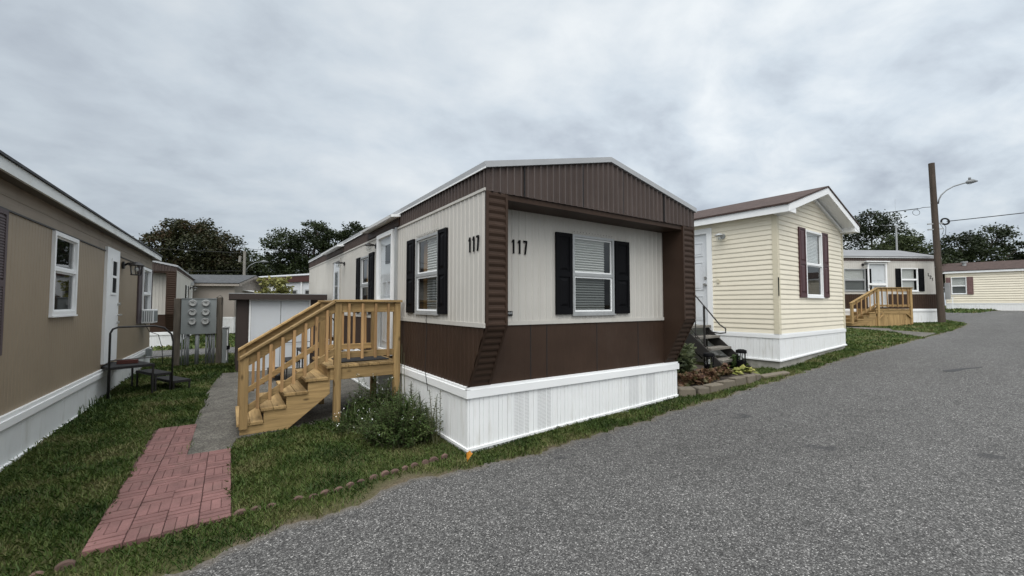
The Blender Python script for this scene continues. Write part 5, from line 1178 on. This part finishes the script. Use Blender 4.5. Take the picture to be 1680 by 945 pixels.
# bright compound-leaved young tree behind the shed
tree("bright yellow-green young tree standing behind the brown shed", (1.95, 25.0, .05), 1.7, [(0, 0, 2.55, .50), (-.35, 0, 2.35, .42), (.4, 0, 2.5, .42), (.1, .2, 2.05, .5), (.62, 0, 2.85, .28), (-.55, 0, 2.75, .25)], 1500, .11, "sumac", [(.09, .10, .03), (.17, .17, .05), (.27, .24, .085)], 11, trunk_r=.04, name="young_tree", clump=1.0)
# ================================================================== plants by the homes
def bush(label, base, blobs, n, size, leafkey, cols, seed, stems=30, flowers=0, name="bush", category="plant", group=None, elong=2.2, clump=.5):
    rs = np.random.RandomState(seed); T = thing(name, label, category, base, 0, group)
    bl = np.array([b[:3] for b in blobs], float); br = np.array([b[3:6] for b in blobs], float)
    w = br.prod(1); w /= w.sum(); ci = rs.choice(len(bl), n, p=w)
    nc = max(12, n // 26); cj = rs.choice(len(bl), nc, p=w); d = rs.normal(size=(nc, 3)); d /= np.linalg.norm(d, axis=1)[:, None]
    cc = bl[cj] + d * br[cj] * rs.uniform(.3, 1.0, nc)[:, None] ** .6; cc[:, 2] = np.maximum(cc[:, 2], .03)
    li = rs.randint(0, nc, n); P = cc[li] + rs.normal(size=(n, 3)) * clump * br[cj[li]] * .3; P[:, 2] = np.maximum(P[:, 2], .015)
    V, Fq = leaf_quads(P, size, rs, elong=elong)
    npmesh("foliage", V, Fq, 4, lm(leafkey, cols, ns=4), T)
    m = MB()
    for k in rs.choice(nc, min(nc, stems), replace=False):
        c = cc[k]; m.tube([(c[0] * .4, c[1] * .4, 0), (c[0] * .8, c[1] * .8, c[2] * .6), c], [.006, .005, .003], 4)
    m.build("stems", M['stem'], T)
    if flowers:
        fp = P[rs.choice(n, flowers, replace=False)] + np.array([0, 0, .03]); V, Fq = leaf_quads(fp, .022, rs, elong=1.0)
        o = npmesh("flowers", V, Fq, 4, M['white'], T); o["kind"] = "stuff"
    return T
WG = [(.018, .033, .008), (.040, .070, .016), (.078, .108, .032)]
def weed_clump(label, base, n, spread, hmin, hmax, seed, leaf=.045, flowers=40, lean=.55):
    rs = np.random.RandomState(seed); T = thing("weed_clump", label, "plant", base)
    st = MB(); LB = []; fl = []
    for k in range(n):
        r = math.sqrt(rs.uniform(0, 1)); a = rs.uniform(0, 6.283); x, y = spread[0] * r * math.cos(a), spread[1] * r * math.sin(a)
        hh = rs.uniform(hmin, hmax) * (1.08 - .5 * r * r); dx, dy = x * lean * rs.uniform(.2, 1.3) + rs.normal() * .05, y * lean * rs.uniform(.2, 1.3) + rs.normal() * .05
        pts = [np.array([x + dx * t * t, y + dy * t * t, hh * (t - .18 * t * t * (1 if r > .6 else 0))]) for t in np.linspace(0, 1, 6)]
        st.tube(pts, [.004, .004, .0035, .003, .002, .0015], 4)
        m = int(hh / .014)
        for i in range(m):
            t = .15 + .85 * i / m; q = t * 5; i0 = min(4, int(q)); p = pts[i0] + (pts[i0 + 1] - pts[i0]) * (q - i0)
            aa = i * 2.4 + rs.uniform(0, 1.2); L_ = leaf * rs.uniform(.5, 1.4) * (1.2 - .6 * t); el = rs.uniform(-.3, .9)
            d = np.array([math.cos(aa) * math.cos(el), math.sin(aa) * math.cos(el), math.sin(el)]); s = np.array([-math.sin(aa), math.cos(aa), rs.uniform(-.4, .4)]) * L_ * rs.uniform(.12, .26)
            LB += [p, p + d * L_ * .5 + s, p + d * L_ - np.array([0, 0, L_ * .25]), p + d * L_ * .5 - s]
        if rs.uniform() < flowers / n: fl.append(pts[5])
    V = np.array(LB); npmesh("foliage", V, np.arange(len(V)), 4, lm("weed", WG, ns=5), T)
    st.build("stems", M['stem'], T)
    fp = np.array(fl); fp = np.concatenate([fp + rs.normal(size=fp.shape) * .012 for _ in range(3)]); V, Fq = leaf_quads(fp, .014, rs, elong=1.0)
    o = npmesh("flowers", V, Fq, 4, M['white'], T); o["kind"] = "stuff"
    return T
weed_clump("dense weedy bush with tiny white flowers against home 117's white skirting", (1.74, 5.02, 0), 330, (.40, .48), .26, .50, 21, leaf=.052, flowers=34)
weed_clump("looser weedy growth with white flowers under the pine porch's right post", (1.72, 5.95, 0), 150, (.36, .30), .30, .66, 22, leaf=.052, flowers=34)
weed_clump("low trailing weeds at the foot of the pine porch's middle post", (1.30, 5.62, 0), 50, (.22, .22), .12, .30, 23, flowers=14)
def tall_weed(label, base, h, seed, n=3, leaf=.06, bare=False):
    rs = np.random.RandomState(seed); T = thing("tall_weed", label, "plant", base)
    m = MB(); lb = MB()
    for k in range(n):
        x, y = rs.normal(size=2) * .05; hh = h * rs.uniform(.8, 1.05); lx, ly = rs.normal(size=2) * .07
        pts = [np.array([x + lx * t, y + ly * t, hh * t]) for t in np.linspace(0, 1, 9)]
        m.tube(pts, [.007 - .0005 * i for i in range(9)], 5)
        if bare: continue
        for i in range(int(hh / .022)):
            t = .22 + .78 * i / (hh / .022); p = np.array([x + lx * t, y + ly * t, hh * t]); a = i * 2.4 + rs.uniform(0, .6); L_ = leaf * rs.uniform(.7, 1.3) * (1.25 - .7 * t)
            d = np.array([math.cos(a), math.sin(a), .55]); d /= np.linalg.norm(d); s = np.cross(d, (0, 0, 1)); s /= np.linalg.norm(s)
            lb.quad(p, p + d * L_ * .5 + s * L_ * .13, p + d * L_ - np.array([0, 0, L_ * .2]), p + d * L_ * .5 - s * L_ * .13)
    m.build("stems", M['stem'], T)
    if not bare: lb.build("leaves", lm("tallweed", [(.03, .045, .013), (.065, .08, .028), (.10, .11, .045)], ns=3), T)
    return T
tall_weed("tall upright leafy weed closest to home 117's corner", (2.02, 4.58, 0), .60, 31, 4)
tall_weed("tall leafy weed between the bush and home 117's corner weed", (1.98, 4.84, 0), .50, 32, 4)
tall_weed("leafy weed growing right beside the porch's right post", (2.05, 5.62, 0), .62, 33, 4)
tall_weed("two dry bare stalks leaning on home 117's brown side wall", (2.06, 5.78, 0), 1.15, 34, 2, bare=True)
def grass_tuft(label, base, n, h, seed, name="grass_tuft", key="tuft", cols=WG, w=.009, spread=.1):
    rs = np.random.RandomState(seed); lb = MB()
    for k in range(n):
        a = rs.uniform(0, 6.28); x, y = rs.normal(size=2) * spread; L_ = h * rs.uniform(.6, 1.2); le = rs.uniform(.25, .9); d = np.array([math.cos(a), math.sin(a), 0]); s = np.array([-d[1], d[0], 0]) * w
        p = [np.array([x, y, 0]) + d * L_ * le * t * t * .9 + np.array([0, 0, L_ * (t - .45 * le * t * t)]) for t in (0, .35, .7, 1)]
        lb.quad(p[0] - s, p[0] + s, p[1] + s * .9, p[1] - s * .9); lb.quad(p[1] - s * .9, p[1] + s * .9, p[2] + s * .6, p[2] - s * .6); lb.quad(p[2] - s * .6, p[2] + s * .6, p[3])
    o = lb.build(name, lm(key, cols, ns=3)); o.location = base
    return tag(o, label, "plant")
grass_tuft("tuft of long arching grass between the pine porch and the weedy bush", (1.45, 5.62, 0), 70, .40, 41)
grass_tuft("broad-bladed grass clump behind the weedy bush, by the white skirting", (1.95, 5.28, .1), 46, .48, 42, w=.013)
for i, (x, y, l) in enumerate(((-1.70, 9.25, "small weeds at the foot of the black platform's leg by the white skirting"), (-1.62, 8.55, "small weed patch sprouting along the beige home's skirting"), (-1.60, 11.9, "weeds below the beige home's junction box"))):
    grass_tuft(l, (x, y, float(H(x, y))), 40, .16, 43 + i, spread=.14, w=.008)

# flower bed between the homes
bed = [(6.0, 4.16), (6.34, 3.95), (7.23, 3.99), (7.72, 3.94), (8.17, 3.96), (8.40, 4.2), (8.35, 5.3), (6.0, 5.4)]
flat_poly("flower_bed_soil", bed, .085, M['soil'], .15)
BL = [(5.96, 4.08, 6.18, 3.92), (6.19, 3.91, 6.44, 3.87), (6.45, 3.87, 6.86, 3.88), (6.87, 3.88, 7.27, 3.90), (7.28, 3.90, 7.62, 3.88), (7.63, 3.87, 7.92, 3.87), (7.93, 3.87, 8.17, 3.90), (8.18, 3.92, 8.38, 4.06)]
BN = ["pale end block of the flower bed edging, beside home 117's skirting", "second block from home 117 in the flower bed edging", "long rough block in the flower bed edging in front of the red plants", "middle edging block in front of the left lantern", "edging block in front of the yellow-green hostas", "small edging block right of the hostas", "low edging block near the right lantern", "last edging block turning back to the right lantern"]
for (x0, y0, x1, y1), l in zip(BL, BN):
    g = float(H((x0 + x1) / 2, y0)); a = math.atan2(y1 - y0, x1 - x0); ln = math.hypot(x1 - x0, y1 - y0); hh = .115 + rnd.uniform(-.015, .02)
    m_ = MB(); j = lambda: rnd.uniform(-.012, .012)
    m_.hexa([(0, -.08 + j(), -.05), (ln, -.08 + j(), -.05), (ln, .1, -.05), (0, .1, -.05), (.01 + j(), -.065 + j(), hh + j()), (ln - .01 + j(), -.065 + j(), hh + j()), (ln - .01, .085, hh + j()), (.01, .085, hh + j())])
    o = m_.build("edging_block", M['stone'], bevel=.014); o.location = (x0, y0, g); o.rotation_euler = (0, 0, a); tag(o, l, "stone block", "blocks edging the flower bed")
GZ = lambda x, y: float(H(x, y)) + .085
bush("upright green shrub in the flower bed between the lantern and home 117", (6.9, 4.75, GZ(6.9, 4.7)), [(0, 0, .30, .34, .26, .30), (-.3, .1, .25, .28, .25, .25), (.28, .05, .3, .25, .22, .28)], 4200, .045, "shrub", [(.035, .048, .022), (.07, .085, .038), (.12, .135, .065)], 51, 60, name="shrub", elong=3.2)
RDL = [(.05, .022, .016), (.10, .05, .03), (.16, .10, .055), (.055, .06, .02), (.13, .06, .035)]
for i, (x, y, l) in enumerate(((6.35, 4.22, "dry red-brown leafy plant beside the flower bed's pale end block"), (6.75, 4.18, "red-brown leafy plant in front of the upright green shrub"), (7.15, 4.20, "rusty red plant just left of the left lantern"), (7.62, 4.30, "reddish coleus clump right of the left lantern"))):
    bush(l, (x, y, GZ(x, y)), [(0, 0, .09, .20, .18, .10)], 420, .062, "coleus", RDL, 60 + i, 14, name="bedding_plant", elong=1.5, group="red plants in the flower bed")
YGL = [(.12, .14, .03), (.22, .23, .06), (.32, .30, .09)]
for i, (x, y, l) in enumerate(((7.98, 4.22, "yellow-green hosta left of the right lantern"), (8.24, 4.14, "small yellow-green hosta at the flower bed's end"))):
    rs = np.random.RandomState(70 + i); lb = MB()
    for k in range(46):
        a = rs.uniform(0, 6.28); L_ = rs.uniform(.09, .20); el = rs.uniform(.2, 1.1); d = np.array([math.cos(a) * math.cos(el), math.sin(a) * math.cos(el), math.sin(el)]); s = np.array([-math.sin(a), math.cos(a), 0]) * L_ * .27; p0 = np.array([rs.normal() * .04, rs.normal() * .04, 0])
        p1 = p0 + d * L_ * .6; p2 = p1 + d * L_ * .6 - np.array([0, 0, L_ * .35]); lb.quad(p0, p1 + s - np.array([0, 0, .01]), p1 + np.array([0, 0, .012])); lb.quad(p0, p1 + np.array([0, 0, .012]), p1 - s - np.array([0, 0, .01])); lb.quad(p1 + s - np.array([0, 0, .01]), p2, p1 + np.array([0, 0, .012])); lb.quad(p1 + np.array([0, 0, .012]), p2, p1 - s - np.array([0, 0, .01]))
    o = lb.build("hosta", lm("hosta", YGL, ns=5)); o.location = (x, y, GZ(x, y)); tag(o, l, "plant", "hostas in the flower bed")
tall_weed("flower stalk with seed head in front of the left lantern", (7.35, 4.28, GZ(7.3, 4.3)), .36, 75, 2)
bush("small dark green plant behind the right lantern at the yellow home's corner", (8.85, 4.62, float(H(8.85, 4.6))), [(0, 0, .15, .18, .16, .15)], 600, .05, "weed", WG, 76, 20, name="weed_bush")
def lantern(label, x, y, z, rot):
    T = thing("garden_lantern", label, "lantern", (x, y, z), rot, "lanterns in the flower bed")
    m = MB(); m.tube([(0, 0, -.05), (0, 0, .14), (0, 0, .20)], [.072, .085, .092], 12); m.build("base", M['black'], T)
    m = MB()
    for k in range(6):
        a = k * math.pi / 3; m.bar((.078 * math.cos(a), .078 * math.sin(a), .20), (.078 * math.cos(a), .078 * math.sin(a), .36), .012)
    m.build("cage", M['black'], T)
    m = MB(); m.tube([(0, 0, .20), (0, 0, .36)], .062, 14); m.build("lamp_glass", M['clear'], T, smooth=True)
    m = MB(); m.tube([(0, 0, .355), (0, 0, .37), (0, 0, .41), (0, 0, .43)], [.10, .105, .098, .05], 14); m.build("cap", M['black'], T)
    m = MB(); m.tube([(0, 0, .22), (0, 0, .30)], .022, 8); m.build("candle", M['blind'], T)
lantern("black garden lantern among red plants, nearer home 117", 7.42, 4.40, GZ(7.5, 4.4) + .0, .2)
lantern("black garden lantern at the flower bed's end, by the yellow home's corner", 8.62, 4.42, float(H(8.6, 4.4)) + .03, .7)
m_ = MB(); m_.hexa([(8.20, 3.80, .23), (8.95, 3.66, .26), (9.0, 3.80, .27), (8.25, 3.95, .24), (8.21, 3.81, .285), (8.94, 3.67, .315), (8.99, 3.79, .32), (8.26, 3.94, .29)]); tag(m_.build("flat_stone", M['stone'], bevel=.01), "flat buff slab sunk in the verge right of the flower bed", "stone slab")

# terracotta edging pieces along the front lawn
EP = [(-.92, 3.69), (-.80, 3.70), (.10, 3.86), (.20, 3.86), (.31, 3.85), (.50, 3.85), (.61, 3.83), (.70, 3.84), (.81, 3.85), (.91, 3.88), (1.01, 3.91), (1.13, 3.94), (1.24, 3.96), (1.34, 3.97), (1.45, 4.0), (1.55, 4.02), (1.67, 4.03), (1.77, 4.05), (1.90, 4.07)]
m_ = MB(); pf = [(.048 * math.cos(a), .034 * math.sin(a)) for a in np.linspace(0, math.pi, 9)]
m_.prism([(x, -.018, z) for x, z in [(.048, -.06)] + pf + [(-.048, -.06)]], (0, .036, 0)); e0 = m_.build("edging_stone", M['edger'], bevel=.006)
for i, (x, y) in enumerate(EP):
    o = e0 if i == 0 else e0.copy()
    if i: COL.objects.link(o)
    nx, ny = EP[min(i + 1, len(EP) - 1)]; px_, py_ = EP[max(i - 1, 0)]
    o.location = (x, y, float(H(x, y)) + (.010 if x > 0 else -.006) + rnd.uniform(-.010, .008)); o.rotation_euler = (rnd.uniform(-.15, .15), rnd.uniform(-.12, .12), math.atan2(ny - py_, nx - px_) + rnd.uniform(-.2, .2)); o.scale = (rnd.uniform(.72, 1.0),) * 3
    tag(o, "half-buried terracotta edging stone in the row between brick path and home 117's corner" if x > 0 else "half-buried terracotta edging stone left of the brick path at the lawn's front", "edging stone", "edging stones along the front lawn" if x > 0 else "edging stones left of the brick path")
# orange marker
m_ = MB(); m_.prism([(0, 0, -.03), (-.035, .0, .10), (.0, .0, .15), (.04, 0, .11)], (.0, .012, 0)); m_.prism([(.004, -.03, .03), (-.01, -.02, .12), (.05, -.028, .13)], (0, .006, 0)); o = m_.build("marker_flag", M['orange']); o.scale = (.72, .72, .72); o.location = (2.06, 3.86, 0); o.rotation_euler = (.12, .22, -.5); tag(o, "bent orange plastic marker stuck in the grass at home 117's corner", "marker")

# ================================================================== grass
GM = leafmat("grass_blade", [(.024, .048, .009), (.052, .092, .018), (.10, .135, .034), (.19, .18, .08)], rough=.6, trans=.2, nscale=1.6)
def in_poly(x, y, poly):
    c = np.zeros(len(x), bool); n = len(poly)
    for i in range(n):
        (x1, y1), (x2, y2) = poly[i], poly[i - 1]
        t = ((y1 > y) != (y2 > y)) & (x < (x2 - x1) * (y - y1) / (y2 - y1 + 1e-12) + x1); c ^= t
    return c
KEEP = [[(-.36, 5.60), (.04, 5.60), (.10, 6.05), (1.2, 6.28), (2.14, 6.7), (2.14, 11.45), (-.10, 11.45), (-.28, 9.5)], [(-.735, 3.80), (.035, 3.83), (.035, 5.62), (-.37, 5.64), (-.37, 6.98), (-.745, 6.98)], [(2.16, 4.03), (6, 4.03), (6, 16), (2.16, 16)], [(9.3, 4.02), (13.15, 4.1), (12.8, 19), (9, 19)],
        bed, [(-60, 15.6), (60, 15.6), (60, 18.3), (-60, 18.3)], [(.13, 11.5), (2, 11.5), (2, 13.8), (.13, 13.8)], [(-6, 2.9), (-1.83, 2.9), (-1.68, 15.05), (-6, 15.05)], [(-5.4, 20), (-1.66, 20), (-1.66, 32), (-5.4, 32)],
        [(17.9, 3.58), (19.75, 3.62), (20.4, 4.9), (21.3, 5.2), (21.4, 6.4), (20.9, 6.7), (20.2, 5.4), (18.9, 4.3)], [(25.92, 4.69), (19.9, 8.19), (21.8, 11.4), (27.8, 7.9)], [(8.2, 4.3), (9.4, 4.3), (9.4, 7), (8.2, 7)], [(21.1, 6.45), (23.6, 5.0), (24.2, 6.1), (21.7, 7.4)]]
def grass(name, regions, seed, label_kind="grass"):
    rs = np.random.RandomState(seed); VV = []; FF = []; base = 0
    for (x0, x1, y0, y1, dens, hgt, wid) in regions:
        n = int((x1 - x0) * (y1 - y0) * dens); x = rs.uniform(x0, x1, n); y = rs.uniform(y0, y1, n)
        ey = edge_y(x); ok = y > ey + .012 + rs.normal(size=n) * .035 + .03 * np.sin(x * 13 + 2 * np.sin(x * 3.1))
        # worn patch by the verge and general thinning
        pat = np.sin(x * 3.1 + np.sin(y * 2.3) * 1.3) * np.sin(y * 3.7 + x * 1.1) ; ok &= rs.uniform(size=n) < .78 + .22 * pat
        worn = np.clip(1 - np.hypot((x - 1.3) / .9, (y - ey) / .26), 0, 1); ok &= rs.uniform(size=n) > worn * 1.6
        jx, jy = x + rs.normal(size=n) * .012 + .02 * np.sin(y * 9 + 1), y + rs.normal(size=n) * .012 + .02 * np.sin(x * 11)
        for ip, p in enumerate(KEEP): ok &= ~(in_poly(jx, jy, p) if ip < 2 else in_poly(x, y, p))
        x, y = x[ok], y[ok]; n = len(x); z = H(x, y) + .012 * np.sin(x * 2.3) * np.sin(y * 1.9 + .5) - .006
        a = rs.uniform(0, 2 * np.pi, n); h = hgt * rs.uniform(.5, 1.3, n) * (1 + .35 * np.sin(x * 1.3 + 2) * np.sin(y * 1.7)); w = wid * rs.uniform(.6, 1.3, n); le = rs.uniform(.2, 1.3, n) * h
        d = np.stack([np.cos(a), np.sin(a)], 1); b = a + rs.uniform(.9, 2.2, n); s = np.stack([np.cos(b), np.sin(b)], 1) * w[:, None]
        P = np.stack([x, y, z], 1); o = np.zeros((n, 1))
        B0 = P - np.hstack([s, o]); B1 = P + np.hstack([s, o]); Mi = P + np.stack([d[:, 0] * le * .4, d[:, 1] * le * .4, h * .65], 1); M0 = Mi - np.hstack([s * .8, o]); M1 = Mi + np.hstack([s * .8, o]); Tp = P + np.stack([d[:, 0] * le, d[:, 1] * le, h * .95], 1)
        VV.append(np.stack([B0, B1, M1, Tp, M0], 1).reshape(-1, 3)); FF.append(np.arange(5 * n) + base); base += 5 * n
    o = npmesh(name, np.concatenate(VV), np.concatenate(FF), 5, GM); o["kind"] = "stuff"
    return o
grass("lawn_grass", [(-2.2, 2.3, 3.0, 5.0, 6500, .036, .0030), (-1.9, 2.3, 5.0, 7.5, 4200, .042, .0040), (-1.9, .2, 7.5, 11.0, 2500, .050, .0055), (-1.8, .3, 11.0, 15.6, 1100, .07, .009)], 1)
grass("verge_grass", [(2.1, 4.5, 3.4, 4.1, 6500, .040, .0034), (4.5, 9.4, 3.4, 5.5, 2600, .045, .005), (9.3, 13.6, 3.4, 4.2, 1800, .05, .007)], 2)
grass("side_yard_grass", [(13.0, 28.4, 3.4, 8.0, 420, .055, .014), (12.6, 24, 8, 16, 90, .08, .03), (6.0, 9.4, 5.2, 14, 150, .07, .02), (-8, 8, 18.4, 26, 160, .09, .03)], 3)
grass("end_yard_grass", [(38, 46, -2, 12, 60, .14, .05)], 4)
